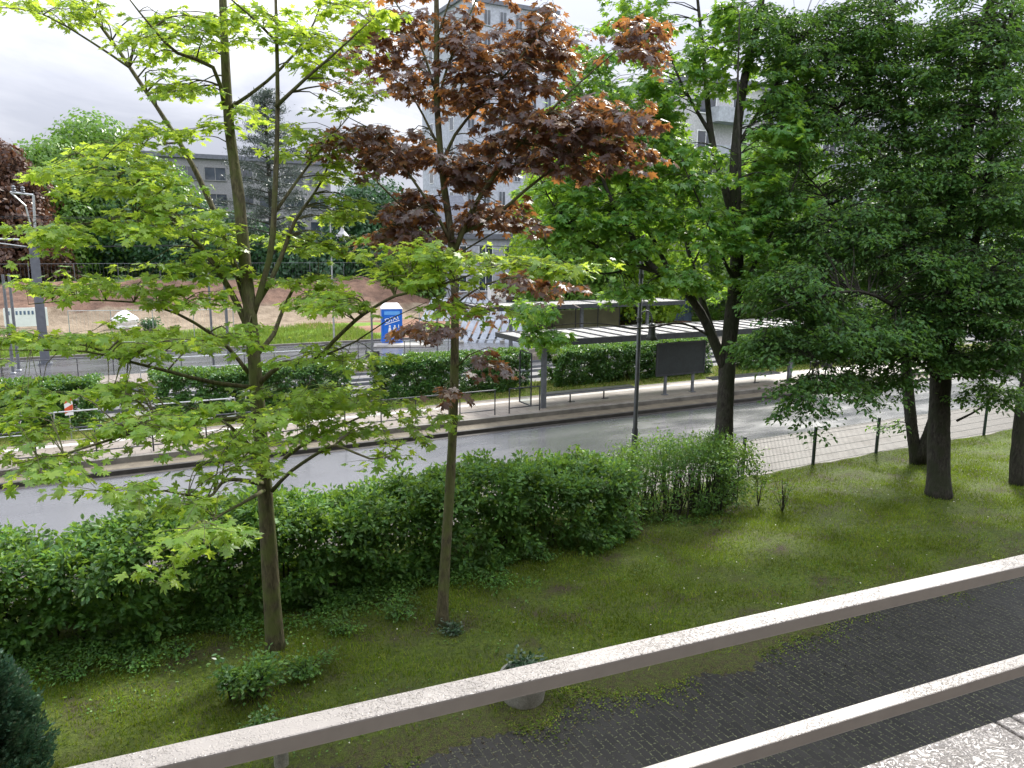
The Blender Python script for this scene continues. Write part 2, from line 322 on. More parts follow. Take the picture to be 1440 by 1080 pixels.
def leaves(P, D, Nn, size, T):
    """P positions, D tip directions, Nn approximate normals, size per leaf"""
    tv, tf = T; D = nrm(D); X = nrm(np.cross(D, Nn)); Z = np.cross(X, D)
    size = np.broadcast_to(size, (len(P),)); m_ = len(P); kx = rng.uniform(.72, 1.12, (m_, 1, 1)); kz = rng.uniform(-.2, 2.4, (m_, 1, 1)); sk = rng.normal(0, .14, (m_, 1, 1))
    V = P[:, None, :]+size[:, None, None]*((tv[None, :, 0:1]*kx+tv[None, :, 1:2]*sk)*X[:, None, :]+tv[None, :, 1:2]*D[:, None, :]+(tv[None, :, 2:3]*kz+.25*sk*tv[None, :, 0:1])*Z[:, None, :])
    F = tf[None]+(np.arange(len(P))*len(tv))[:, None, None]
    return V.reshape(-1, 3), F.reshape(-1, tf.shape[1])

# ---------------------------------------------------------------- trees
def spline(P, step=.25):
    P = np.array(P, float)
    if len(P) == 2: n = max(2, int(np.linalg.norm(P[1]-P[0])/step)); return np.linspace(P[0], P[1], n)
    Q = np.vstack([2*P[0]-P[1], P, 2*P[-1]-P[-2]]); o = []
    for i in range(1, len(Q)-2):
        n = max(2, int(np.linalg.norm(Q[i+1][:3]-Q[i][:3])/step)); t = np.linspace(0, 1, n, endpoint=False)[:, None]
        o.append(.5*((2*Q[i])+(-Q[i-1]+Q[i+1])*t+(2*Q[i-1]-5*Q[i]+4*Q[i+1]-Q[i+2])*t*t+(-Q[i-1]+3*Q[i]-3*Q[i+1]+Q[i+2])*t**3))
    return np.vstack(o+[P[-1:]])
class Tree:
    def __init__(s, T, leafsize, droop=.35, tipdown=.3):
        s.tr = MB(); s.tw = MB(); s.nodes = []; s.P = []; s.D = []; s.N = []; s.S = []; s.T = T; s.ls = leafsize; s.droop = droop; s.td = tipdown
    def limb(s, pts, r0, r1, n=10, flare=0, world=False, wob=.015):
        W = [p if world else PD(*p) for p in pts]; C_ = spline(W)
        k_ = len(C_); t = np.linspace(0, 1, k_); R = r0*(1-t)+r1*t
        C_ = C_+np.cumsum(rng.normal(0, wob*.3, C_.shape), 0)*np.sin(t*math.pi)[:, None]*.5
        if flare:
            dz = C_[:, 2]-C_[0, 2]; R = R*(1+flare*np.exp(-dz*4.5))
            C_[0, 2] -= .15
        R = R*(1+rng.normal(0, .03, k_))
        s.tr.tube(C_, list(R), n)
        s.nodes.append(np.hstack([C_, R[:, None]])); return C_
    def fin(s): s.nd = np.vstack(s.nodes)
    def cluster(s, c, R, n, jit=1.):
        jit = s.jt
        nd = s.nd; d = nd[:, :3]-c; hz = np.maximum(0, d[:, 2]+.05); cost = np.linalg.norm(d*[1, 1, 1.5], axis=1)+.6*hz+.25*(nd[:, 3] > .1)
        k_ = int(np.argmin(cost)); p = nd[k_, :3]; rr = nd[k_, 3]
        h = c-p; h[2] *= .3; ln = np.linalg.norm(c-p)
        if np.linalg.norm(h[:2]) < .05: a = random.uniform(0, 6.28); h = np.array([math.cos(a), math.sin(a), 0])
        h = h/np.linalg.norm(h)
        end = c+h*R*.9; end[2] -= R*s.droop*.5
        mid = (p+c)/2; mid[2] += .12*ln; mid += rng.normal(0, .04*ln, 3)
        r0 = min(rr*.55, .005+.007*(ln+R)); C_ = spline([p, mid, c, end], .22); q = len(C_)
        s.tw.tube(C_, list(np.linspace(r0, .0022, q)), 5, False)
        ax = [(c-h*R*.5, h, R*1.4, c-h*R*.5)]
        side = np.cross(h, [0, 0, 1.]); side /= max(np.linalg.norm(side), 1e-6)
        for i in range(max(2, int(n/9))):
            t = random.uniform(-.7, .8); b = c+h*R*t; b[2] -= max(0, t)*R*s.droop*.4
            sg = 1 if i % 2 else -1; an = random.uniform(.5, 1.3); dd = h*math.cos(an)+side*sg*math.sin(an); dd[2] += random.uniform(-.15, .25); dd /= np.linalg.norm(dd)
            l_ = R*random.uniform(.45, .95)*(1-.3*abs(t)); e_ = b+dd*l_; e_[2] -= l_*s.droop*.4
            s.tw.tube([b, (b+e_)/2+np.array([0, 0, .04*l_]), e_], [.0035, .0028, .0015], 4, False); ax.append((b, dd, l_, e_))
        i = rng.integers(0, len(ax), n); t = rng.uniform(.15, 1.08, n)
        B = np.array([a[0] for a in ax])[i]; E_ = np.array([a[3] for a in ax])[i]; DD = np.array([a[1] for a in ax])[i]; ll = np.array([a[2] for a in ax])[i]
        Em = np.where((i == 0)[:, None], np.broadcast_to(end, (n, 3)), E_)
        P = B+(Em-B)*t[:, None]
        lat = nrm(np.cross(DD, [0, 0, 1.]))*rng.choice([-1, 1], n)[:, None]
        tip = DD*rng.uniform(.1, 1, n)[:, None]+lat*rng.uniform(.2, 1.1, n)[:, None]+rng.normal(0, .25*jit, (n, 3)); tip[:, 2] = -s.td+rng.normal(0, .22*jit, n)
        tip = nrm(tip); P = P+tip*rng.uniform(.25, .7, n)[:, None]*s.ls+rng.normal(0, 1, (n, 3))*[.02, .02, s.vz]
        Nn = np.array([0, 0, 1.])+rng.normal(0, .3*jit, (n, 3))
        s.P.append(P); s.D.append(tip); s.N.append(Nn); s.S.append(s.ls*rng.uniform(.5, 1.12, n))
    dens = 1.; vz = .02; jt = 1.
    def zone(s, px, py, dep, rx, ry, rd, k_, R=.5, n=26):
        k_ = int(round(k_*s.dens))
        for _ in range(k_):
            while True:
                a = rng.uniform(-1, 1, 3)
                if a@a < 1: break
            s.cluster(PD(px+a[0]*rx, py+a[1]*ry, dep+a[2]*rd), R*random.uniform(.7, 1.25), int(n*random.uniform(.7, 1.3)))
    def build(s, name, base, label, barkm, leafm, group='maples on the lawn'):
        t = thing(name, base, label, 'tree', group)
        def ch(nm, me, mt):
            o = link(nm, me, mt, t); o.matrix_parent_inverse = Matrix.Translation(-Vector(base)); return o
        ch('trunk', s.tr.mesh('trunk', True), barkm); ch('twigs', s.tw.mesh('twigs', True), barkm)
        V, F = leaves(np.vstack(s.P), np.vstack(s.D), np.vstack(s.N), np.concatenate(s.S), s.T)
        ch('crown', npmesh('crown', V, F), leafm); print(name, 'leaves', sum(len(p) for p in s.P)); return t

# --- the yellow-green maple, left
b1 = G(388, 920); A = Tree(T_MAPLE, .1, .35, .28); A.dens = 1.6
A.limb([(388, 922, 11.35), (381, 820, 11.2), (374, 700, 11.1), (366, 600, 11.05), (356, 480, 11.0), (346, 380, 11), (336, 280, 11), (322, 180, 11), (316, 80, 11), (311, -60, 11), (306, -200, 11)], .126, .042, 14, .4)
A.limb([(352, 455, 11), (372, 390, 10.95), (384, 330, 10.8), (390, 180, 10.6), (389, 60, 10.5), (385, -100, 10.4)], .05, .016)
A.limb([(350, 440, 11), (322, 350, 11.2), (293, 280, 11.4), (255, 205, 11.5), (180, 90, 11.7), (112, -5, 12), (60, -80, 12.2)], .05, .015)
A.limb([(357, 480, 11), (325, 410, 11), (285, 350, 10.9), (235, 298, 10.7), (190, 265, 10.5), (110, 215, 10.3)], .055, .008)
A.limb([(285, 350, 10.9), (240, 312, 10.6), (190, 306, 10.3), (120, 315, 10.0), (40, 322, 9.7), (-40, 325, 9.5)], .028, .006)
A.limb([(350, 525, 11), (322, 490, 10.9), (295, 468, 10.7), (250, 442, 10.5), (190, 426, 10.2), (110, 423, 9.9), (40, 428, 9.6)], .032, .005)
A.limb([(357, 545, 11), (300, 538, 10.4), (235, 522, 9.8), (180, 508, 9.4), (120, 494, 9.0), (0, 492, 8.5)], .032, .005)
A.limb([(180, 508, 9.4), (120, 485, 9.2), (65, 478, 9.0)], .02, .005)
A.limb([(362, 590, 11), (310, 590, 9.8), (250, 600, 8.9), (180, 612, 8.1), (90, 640, 7.6), (20, 652, 7.3)], .045, .005)
A.limb([(368, 660, 11), (345, 620, 10.2), (310, 590, 9.3), (270, 575, 8.6)], .04, .006)
A.limb([(370, 680, 11), (320, 675, 9.4), (290, 700, 8.2), (230, 690, 7.5), (160, 700, 7.1)], .035, .005)
A.limb([(371, 690, 11), (345, 705, 9.4), (310, 725, 7.9), (290, 742, 6.9)], .03, .005)
A.limb([(380, 668, 11.05), (405, 640, 11.1), (440, 617, 11.3), (480, 598, 11.5), (545, 570, 11.8), (600, 560, 12)], .035, .005)
A.limb([(383, 690, 11.05), (410, 662, 10.6), (460, 630, 10.1), (480, 628, 9.9), (520, 645, 9.6), (552, 640, 9.4), (560, 618, 9.3)], .03, .004)
A.limb([(364, 540, 11), (400, 510, 10.9), (440, 508, 10.8), (470, 478, 10.6), (500, 450, 10.4), (520, 435, 10.2), (555, 415, 9.9), (600, 405, 9.7), (640, 393, 9.5), (720, 370, 9.1), (800, 388, 8.8)], .038, .005)
A.limb([(455, 500, 10.7), (500, 480, 10.5), (545, 450, 10.3), (600, 425, 10.1)], .016, .004)
A.limb([(360, 500, 11), (385, 470, 11.2), (400, 430, 11.5), (425, 395, 11.8), (470, 395, 12), (510, 390, 12.2)], .04, .006)
A.limb([(352, 440, 11), (378, 400, 11.2), (400, 350, 11.4), (415, 310, 11.5), (455, 250, 11.7), (480, 170, 11.9)], .045, .008)
A.limb([(386, 300, 10.8), (420, 250, 11), (455, 205, 11.2), (490, 165, 11.4)], .025, .006)
A.limb([(388, 150, 10.5), (430, 110, 10.2), (470, 75, 10), (520, 30, 9.8)], .03, .007)
A.limb([(326, 150, 11), (375, 115, 11.1), (430, 55, 11.3), (460, -20, 11.5)], .028, .008)
A.limb([(316, 150, 11), (300, 95, 10.7), (250, 75, 10.4), (215, 40, 10.1), (175, -10, 9.8)], .035, .008)
A.limb([(390, 60, 10.5), (350, 20, 10), (300, -20, 9.6)], .02, .008)
A.limb([(250, 200, 11.5), (200, 205, 11.2), (150, 200, 11)], .018, .005)
A.limb([(182, 95, 11.7), (130, 60, 11.6), (60, 20, 11.4), (0, 10, 11.2)], .02, .006)
A.limb([(367, 610, 11.03), (395, 596, 10.9), (440, 584, 10.8), (500, 570, 10.9)], .02, .005); A.limb([(364, 560, 11.03), (400, 556, 10.9), (450, 548, 10.7), (500, 540, 10.7)], .02, .005)
A.fin()
for z in [(185, 200, 10.8, 75, 28, .6, 11), (130, 235, 10.3, 90, 25, .6, 12), (200, 262, 10.2, 75, 22, .6, 10), (230, 300, 10.2, 70, 22, .6, 10), (60, 322, 9.6, 90, 14, .5, 9), (160, 318, 10, 80, 12, .5, 8),
          (250, 375, 10.4, 70, 16, .5, 6), (300, 330, 10.8, 40, 40, .5, 8), (120, 402, 9.8, 110, 14, .5, 12), (240, 415, 10.1, 70, 14, .5, 8), (70, 470, 8.8, 90, 16, .4, 9), (190, 480, 9.3, 80, 16, .5, 8),
          (60, 545, 8.4, 80, 16, .4, 4), (170, 545, 8.8, 80, 20, .4, 6), (260, 575, 8.6, 90, 22, .6, 7), (190, 610, 8.0, 90, 18, .4, 5), (60, 648, 7.5, 80, 10, .3, 5), (320, 620, 9.0, 60, 22, .6, 5),
          (300, 655, 8.2, 70, 14, .4, 3), (170, 690, 7.2, 50, 8, .2, 3), (290, 705, 7.6, 50, 12, .3, 4), (300, 740, 6.7, 36, 12, .15, 3), (250, 770, 6.6, 14, 6, .1, 1),
          (440, 545, 10.6, 70, 25, .6, 7), (420, 590, 10.8, 50, 20, .5, 6), (510, 560, 11.2, 60, 18, .5, 8), (550, 630, 9.5, 30, 12, .2, 3), (590, 590, 11.5, 40, 14, .3, 3), (470, 500, 10.6, 60, 20, .5, 8),
          (480, 425, 10.2, 50, 14, .5, 8), (600, 390, 9.7, 80, 12, .4, 9), (560, 365, 10, 60, 10, .4, 6), (640, 362, 9.6, 60, 12, .4, 7), (720, 366, 9.1, 60, 10, .3, 6), (790, 378, 8.8, 40, 8, .2, 4), (650, 425, 9.5, 50, 10, .3, 4),
          (440, 400, 11.6, 60, 18, .5, 8), (430, 340, 11.5, 50, 28, .5, 9), (470, 270, 11.7, 40, 50, .5, 12), (440, 200, 11.3, 50, 30, .5, 8), (350, 155, 10.9, 35, 22, .4, 4), (270, 130, 11, 45, 20, .5, 4),
          (300, 175, 11, 40, 18, .4, 3), (480, 130, 11, 40, 30, .5, 5), (440, 60, 10.6, 60, 40, .6, 12), (350, 30, 10.4, 60, 30, .6, 9), (250, 40, 10.2, 60, 30, .6, 9), (130, 15, 11.4, 70, 22, .5, 9), (180, 60, 11.2, 40, 20, .4, 4), (40, 10, 11.2, 50, 14, .4, 4),
          (500, 15, 10.2, 50, 30, .5, 8), (110, 590, 8.0, 110, 16, .4, 5), (30, 610, 7.8, 60, 14, .4, 3), (400, 560, 10.2, 60, 22, .5, 5), (350, 600, 9.6, 60, 24, .5, 3), (480, 600, 10.6, 50, 16, .4, 4), (320, 470, 10.2, 60, 20, .5, 4), (240, 75, 11, 60, 12, .4, 4), (300, -90, 10.8, 200, 70, 1, 14), (340, 360, 11, 25, 60, .4, 4), (215, 110, 11.2, 40, 18, .4, 3)]:
    A.zone(*z, R=.46, n=25)
A.build('maple_tree', tuple(b1), 'slender young maple with bright yellow-green leaf tiers, nearest the left edge', 'bark_olive', 'leaf_lime')

# --- the bronze-red maple
b2 = G(622, 882); B = Tree(T_MAPLE, .125, .6, .6); B.dens = 3.1
B.limb([(621, 884, 12.2), (626, 790, 12.2), (634, 650, 12.2), (638, 520, 12.2), (638, 410, 12.2), (631, 320, 12.2), (621, 250, 12.2), (613, 150, 12.2), (613, 40, 12.2), (612, -80, 12.2), (610, -180, 12.2)], .09, .03, 13, .55)
for lp, r in [([(637, 345, 12.2), (612, 300, 12), (575, 245, 11.8), (540, 195, 11.7), (490, 165, 11.5)], .035), ([(637, 360, 12.2), (662, 300, 12.1), (700, 240, 12), (750, 180, 11.8), (810, 120, 11.6), (880, 60, 11.4)], .05),
              ([(638, 380, 12.2), (600, 325, 12.4), (560, 285, 12.5), (510, 235, 12.6), (480, 200, 12.6)], .03), ([(638, 400, 12.2), (600, 350, 12), (560, 315, 11.8), (530, 300, 11.7)], .022),
              ([(618, 240, 12.2), (640, 190, 12.1), (690, 130, 12), (740, 70, 11.9), (780, 10, 11.8)], .032), ([(613, 160, 12.2), (630, 90, 12.2), (665, 10, 12.2), (690, -60, 12.2)], .026),
              ([(613, 130, 12.2), (590, 60, 12.3), (560, 10, 12.3), (530, -40, 12.3)], .024), ([(645, 330, 12.2), (700, 300, 12), (760, 250, 11.8), (850, 190, 11.5), (910, 150, 11.3)], .035),
              ([(638, 470, 12.2), (610, 455, 12), (575, 445, 11.9)], .012), ([(639, 520, 12.2), (660, 500, 12), (688, 488, 11.9)], .012), ([(638, 430, 12.2), (680, 400, 12), (740, 388, 11.8), (790, 400, 11.7)], .018),
              ([(614, 200, 12.2), (575, 130, 12.5), (520, 90, 12.7), (480, 70, 12.8)], .022), ([(640, 360, 12.2), (690, 330, 12.4), (730, 310, 12.5)], .018), ([(613, 60, 12.2), (640, -20, 12), (680, -100, 11.9)], .02)]:
    B.limb(lp, r, .006, 8)
B.fin()
for z in [(505, 185, 11.7, 40, 28, .4, 7), (545, 215, 11.9, 40, 25, .4, 6), (510, 75, 12.5, 35, 30, .4, 4), (560, 40, 12.3, 45, 35, .4, 7), (590, 110, 12.2, 35, 35, .4, 6), (600, 200, 12.2, 35, 30, .4, 5),
          (660, 60, 12.1, 45, 50, .4, 9), (680, 130, 12, 45, 35, .4, 9), (730, 90, 11.9, 50, 50, .4, 11), (770, 30, 11.9, 40, 35, .4, 7), (750, 180, 11.9, 45, 35, .4, 10), (700, 210, 12.1, 40, 35, .4, 8),
          (820, 160, 11.6, 55, 35, .4, 10), (850, 210, 11.6, 50, 25, .3, 6), (880, 160, 11.4, 35, 22, .3, 5), (890, 50, 11.4, 25, 30, .3, 6), (790, 220, 11.8, 45, 25, .4, 7), (700, 300, 12.2, 50, 26, .4, 9), (650, 240, 12.2, 40, 30, .3, 6),
          (590, 290, 12, 40, 28, .4, 8), (550, 325, 11.9, 35, 15, .3, 6), (620, 330, 12.3, 25, 18, .3, 3), (740, 390, 11.9, 40, 12, .3, 4), (605, 455, 12, 38, 12, .3, 4), (655, 420, 12.1, 25, 14, .3, 2), (685, 497, 11.9, 14, 8, .1, 2),
          (632, 545, 11.9, 10, 10, .1, 1), (785, 400, 11.7, 20, 8, .2, 1), (640, -60, 12.2, 170, 60, .8, 12)]:
    B.zone(*z, R=.46, n=17)
B.build('maple_tree', tuple(b2), 'young maple with bronze-red drooping leaves, slim olive trunk left of centre', 'bark_olive', 'leaf_bronze')

# --- the green maple by the fence
b3 = G(1020, 700); Cc = Tree(T_MAPLE_S, .15, .6, .4); Cc.vz = .06; Cc.jt = 1.2; Cc.dens = 2.5
Cc.limb([(1022, 704, 18.5), (1018, 620, 18.5), (1021, 540, 18.5), (1024, 490, 18.5), (1034, 400, 18.5), (1037, 320, 18.5), (1034, 230, 18.5), (1045, 120, 18.5), (1068, 20, 18.5), (1080, -80, 18.5)], .235, .05, 16, .3)
for lp, r, r1 in [([(1020, 520, 18.5), (985, 440, 18.3), (950, 398, 18.1), (915, 375, 17.9), (880, 320, 17.7), (850, 260, 17.5), (830, 180, 17.4)], .13, .02), ([(925, 382, 18), (870, 365, 17.8), (825, 335, 17.6), (780, 290, 17.4), (755, 240, 17.3)], .06, .012),
                  ([(1014, 500, 18.5), (990, 430, 18.8), (968, 350, 19), (950, 270, 19.2), (920, 210, 19.3), (880, 150, 19.4)], .09, .015), ([(950, 398, 18.1), (915, 330, 18.3), (885, 270, 18.4), (870, 200, 18.5), (845, 110, 18.6)], .06, .012),
                  ([(1038, 330, 18.5), (1018, 260, 18.6), (1000, 190, 18.7), (990, 90, 18.8), (978, -30, 18.9)], .11, .03), ([(1034, 430, 18.5), (1062, 370, 18.2), (1100, 300, 17.9), (1125, 235, 17.6)], .06, .012),
                  ([(1035, 400, 18.5), (1010, 350, 18), (990, 300, 17.6), (960, 230, 17.3)], .05, .01), ([(1010, 480, 18.5), (960, 455, 18), (900, 462, 17.6), (840, 455, 17.3), (780, 458, 17), (742, 470, 16.8)], .03, .006),
                  ([(1000, 190, 18.7), (960, 120, 18.5), (930, 50, 18.3)], .05, .012), ([(1040, 200, 18.5), (1090, 120, 18.3), (1130, 50, 18.1)], .05, .012), ([(1036, 350, 18.5), (1040, 250, 17.8), (1038, 130, 17.4), (1040, 20, 17.2)], .05, .015),
                  ([(905, 372, 17.9), (850, 385, 17.8), (800, 372, 17.6), (770, 350, 17.5)], .03, .008), ([(985, 440, 18.3), (970, 390, 17.8), (985, 350, 17.5), (1000, 300, 17.2)], .03, .008)]:
    Cc.limb(lp, r, r1, 9)
Cc.fin()
for z in [(800, 280, 17.6, 55, 50, .9, 20), (850, 210, 17.8, 60, 45, 1, 20), (840, 120, 18, 60, 60, 1, 18), (900, 290, 18, 55, 50, 1, 18), (870, 345, 17.8, 60, 25, .7, 12), (920, 200, 18.6, 55, 50, 1, 16), (930, 110, 18.5, 55, 60, 1, 16), (900, 30, 18.5, 60, 35, 1, 10),
          (980, 240, 18, 45, 50, 1, 12), (1000, 320, 17.6, 40, 35, .6, 12), (970, 385, 17.8, 35, 22, .5, 7), (1080, 270, 18, 45, 50, 1, 16), (1100, 200, 18, 50, 45, 1, 14), (1090, 110, 18.2, 50, 60, 1, 14), (1000, 80, 18.6, 40, 60, 1, 9), (1070, 350, 18.2, 40, 35, .8, 12),
          (1050, 30, 18.3, 60, 30, 1, 8), (760, 440, 17, 25, 14, .3, 4), (760, 470, 16.9, 30, 12, .3, 4), (880, 400, 17.8, 40, 12, .5, 5), (780, 330, 17.5, 30, 25, .5, 6), (1050, 400, 18.4, 25, 20, .5, 3), (980, -60, 18.5, 180, 50, 1.5, 18), (790, 180, 17.6, 40, 40, .6, 8)]:
    Cc.zone(*z, R=.5, n=34)
Cc.build('maple_tree', tuple(b3), 'mature green maple with dark forked trunk standing at the hedge end by the mesh fence', 'bark_dark', 'leaf_green')

# --- the dark hornbeam on the right lawn, and its neighbours
b4 = G(1320, 700); D4 = Tree(T_OV, .125, .8, .4); D4.vz = .045; D4.jt = 1.05; D4.dens = 3.1
D4.limb([(1320, 704, 18.6), (1320, 620, 18.6), (1322, 540, 18.6), (1326, 450, 18.6), (1335, 340, 18.6), (1355, 200, 18.6), (1385, 60, 18.6), (1400, -80, 18.6)], .27, .07, 14, .3)
for lp, r, r1 in [([(1322, 560, 18.6), (1300, 440, 18.8), (1285, 300, 19), (1268, 150, 19.2), (1250, -20, 19.4)], .13, .03), ([(1324, 520, 18.6), (1360, 400, 18.3), (1385, 260, 18), (1410, 100, 17.8), (1430, -40, 17.6)], .12, .03),
                  ([(1318, 500, 18.6), (1270, 440, 17.8), (1210, 410, 17), (1140, 420, 16.4), (1080, 440, 16)], .07, .01), ([(1310, 470, 18.6), (1240, 380, 18.5), (1180, 300, 18.4), (1120, 230, 18.3)], .07, .01),
                  ([(1345, 592, 18.6), (1385, 570, 18.4), (1412, 535, 18.2), (1440, 490, 18)], .03, .006), ([(1290, 330, 19), (1230, 230, 18.8), (1170, 140, 18.6), (1120, 60, 18.4)], .05, .012),
                  ([(1322, 540, 18.6), (1280, 500, 17.6), (1220, 490, 16.8), (1150, 510, 16.2)], .04, .008), ([(1345, 300, 18.6), (1400, 220, 18), (1460, 160, 17.5)], .05, .012), ([(1330, 420, 18.6), (1390, 380, 17.6), (1450, 350, 17)], .05, .01)]:
    D4.limb(lp, r, r1, 9)
D4.fin()
for z in [(1200, 330, 18, 90, 70, 1.3, 44), (1130, 410, 17, 70, 45, 1, 26), (1180, 470, 16.8, 90, 40, .9, 30), (1270, 470, 17.6, 60, 50, .9, 26), (1320, 380, 17.8, 80, 60, 1.2, 36), (1400, 430, 17.4, 60, 60, 1, 26), (1300, 250, 18.4, 90, 80, 1.4, 44), (1400, 250, 17.8, 70, 90, 1.3, 36),
          (1180, 190, 18.6, 80, 80, 1.3, 36), (1260, 100, 18.8, 90, 70, 1.4, 34), (1380, 80, 18.2, 90, 80, 1.4, 34), (1150, 60, 18.6, 70, 60, 1.2, 22), (1110, 300, 18.3, 40, 60, .8, 12), (1240, 530, 17.6, 60, 14, .6, 6), (1170, 535, 16.4, 60, 14, .5, 9), (1350, 500, 18, 60, 22, .8, 10),
          (1400, 545, 18.2, 36, 16, .3, 5), (1130, 565, 16.3, 22, 8, .2, 2), (1090, 480, 16.4, 35, 35, .6, 9), (1430, 490, 17.4, 25, 25, .5, 6), (1280, -70, 18.6, 220, 60, 2, 34), (1440, 330, 17, 40, 90, .8, 14), (1120, 130, 18.4, 50, 70, 1, 16), (1210, 40, 18.6, 80, 50, 1.2, 16), (1310, 150, 18.4, 80, 60, 1.2, 16), (1400, 20, 18, 80, 50, 1.2, 14), (1090, 30, 18.2, 40, 50, 1, 8), (1420, 120, 17.6, 60, 80, 1, 12), (1250, 30, 18.6, 90, 50, 1.2, 8)]:
    D4.zone(*z, R=.55, n=74)
D4.build('hornbeam_tree', tuple(b4), 'broad dark-green hornbeam with low hanging foliage, foremost trunk on the right lawn', 'bark_dark', 'leaf_dark', 'dark trees on the right lawn')
b5 = G(1290, 648); E5 = Tree(T_OV, .125, .8, .4); E5.vz = .045; E5.jt = 1.05; E5.dens = 1.7
E5.limb([(1290, 655, 21.4), (1282, 600, 21.5), (1276, 540, 21.6), (1270, 460, 21.7), (1262, 350, 21.8), (1255, 200, 21.9)], .17, .05, 12, .2)
E5.limb([(1292, 650, 21.4), (1308, 610, 21.3), (1322, 560, 21.2), (1330, 470, 21.1), (1350, 350, 21), (1370, 200, 21)], .2, .05, 12)
E5.fin()
for z in [(1230, 400, 21.5, 80, 60, 1, 22), (1330, 400, 21.3, 80, 70, 1, 22), (1270, 490, 21, 60, 16, .8, 6), (1290, 250, 21.5, 100, 80, 1, 22), (1256, 600, 21.4, 8, 16, .2, 1)]:
    E5.zone(*z, R=.6, n=52)
E5.build('hornbeam_tree', tuple(b5), 'twin-stemmed dark tree forking low in a V just behind the foremost trunk', 'bark_dark', 'leaf_dark', 'dark trees on the right lawn')
b6 = G(1436, 684); E6 = Tree(T_OV, .115, .5, .35); E6.dens = 1.7
E6.limb([(1432, 688, 19.7), (1432, 640, 19.7), (1437, 580, 19.7), (1450, 500, 19.7), (1465, 380, 19.7), (1480, 200, 19.7)], .2, .07, 12, .2); E6.fin()
for z in [(1470, 380, 19.6, 60, 60, 1, 12), (1480, 200, 19.6, 90, 100, 1, 18), (1440, 300, 20.5, 60, 80, 1, 14)]: E6.zone(*z, R=.6, n=52)
E6.build('hornbeam_tree', tuple(b6), 'dark trunk cut off by the right edge of the photo', 'bark_dark', 'leaf_dark', 'dark trees on the right lawn')

# ---------------------------------------------------------------- the ground and its sheets
def sheet(name, x0, x1, y0, y1, z, mat, zt=None):
    o = MB().quad((x0, y0, z), (x1, y0, z), (x1, y1, z), (x0, y1, z)).build(name, mat); return props(o, kind='structure')
def terrain():
    xs = np.concatenate([np.linspace(-400, -60, 8), np.linspace(-50, 90, 57), np.linspace(100, 600, 10)]); ys = np.concatenate([np.linspace(-60, 13, 8), np.linspace(14, 29, 6), np.linspace(30, 44.3, 8), np.linspace(44.7, 100, 71), np.linspace(120, 1200, 14)])
    X, Y_ = np.meshgrid(xs, ys); t = np.clip((Y_-57)/10, 0, 1)*np.clip((34-X)/14, 0, 1); Z = np.where(Y_ < 44.4, -.2, -.0)+2.5*t*t*(3-2*t)
    Z += np.where((Y_ > 47) & (Y_ < 57), .25*np.sin(X*.7)*np.sin(Y_*.9), 0)*np.clip((34-X)/14, 0, 1)*.6
    Z += np.where((Y_ > 58) & (Y_ < 72), .3*np.sin(X*1.3+Y_)*np.sin(Y_*1.7-X*.4)+.15*np.sin(X*3.1)*np.sin(Y_*2.9), 0)*np.clip((34-X)/14, 0, 1)
    V = np.stack([X, Y_, Z], -1).reshape(-1, 3); nx = len(xs); F = [(j*nx+i, j*nx+i+1, (j+1)*nx+i+1, (j+1)*nx+i) for j in range(len(ys)-1) for i in range(nx-1)]
    return npmesh('ground', V, np.array(F))
def ground_mat():
    k = NM('ground_mix'); sx = k.t.nodes.new('ShaderNodeSeparateXYZ'); k.l(k.coords(), sx.inputs[0])
    n = k.noise(.25, 5, .6); f = k.noise(5, 6, .7); f2 = k.noise(1.1, 6, .65)
    ad = k.t.nodes.new('ShaderNodeMath'); ad.operation = 'MULTIPLY_ADD'; ad.inputs[1].default_value = 6; k.l(n, ad.inputs[0]); k.l(sx.outputs[1], ad.inputs[2])
    g = k.mix(k.ramp(f, [(.3, 0), (.7, 1)]), (.08, .15, .02), (.19, .29, .04)); ea = k.mix(k.ramp(f2, [(.3, 0), (.7, 1)]), (.14, .105, .07), (.30, .24, .175)); eb = k.mix(k.ramp(f2, [(.3, 0), (.7, 1)]), (.07, .042, .032), (.22, .135, .095))
    mr = k.t.nodes.new('ShaderNodeMapRange'); mr.inputs[1].default_value = 57; mr.inputs[2].default_value = 58.5; k.l(ad.outputs[0], mr.inputs[0]); c = k.mix(mr.outputs[0], g, ea)
    mr = k.t.nodes.new('ShaderNodeMapRange'); mr.inputs[1].default_value = 64; mr.inputs[2].default_value = 65; k.l(ad.outputs[0], mr.inputs[0]); c = k.mix(mr.outputs[0], c, eb)
    mr = k.t.nodes.new('ShaderNodeMapRange'); mr.inputs[1].default_value = 71.5; mr.inputs[2].default_value = 72.5; k.l(ad.outputs[0], mr.inputs[0]); c = k.mix(mr.outputs[0], c, (.06, .1, .03))
    return k.done(k.pr(c, .9, k.bump(f, 1, .12), 0, .2))
M['ground'] = ground_mat()
props(link('ground', terrain(), 'ground'), kind='structure')
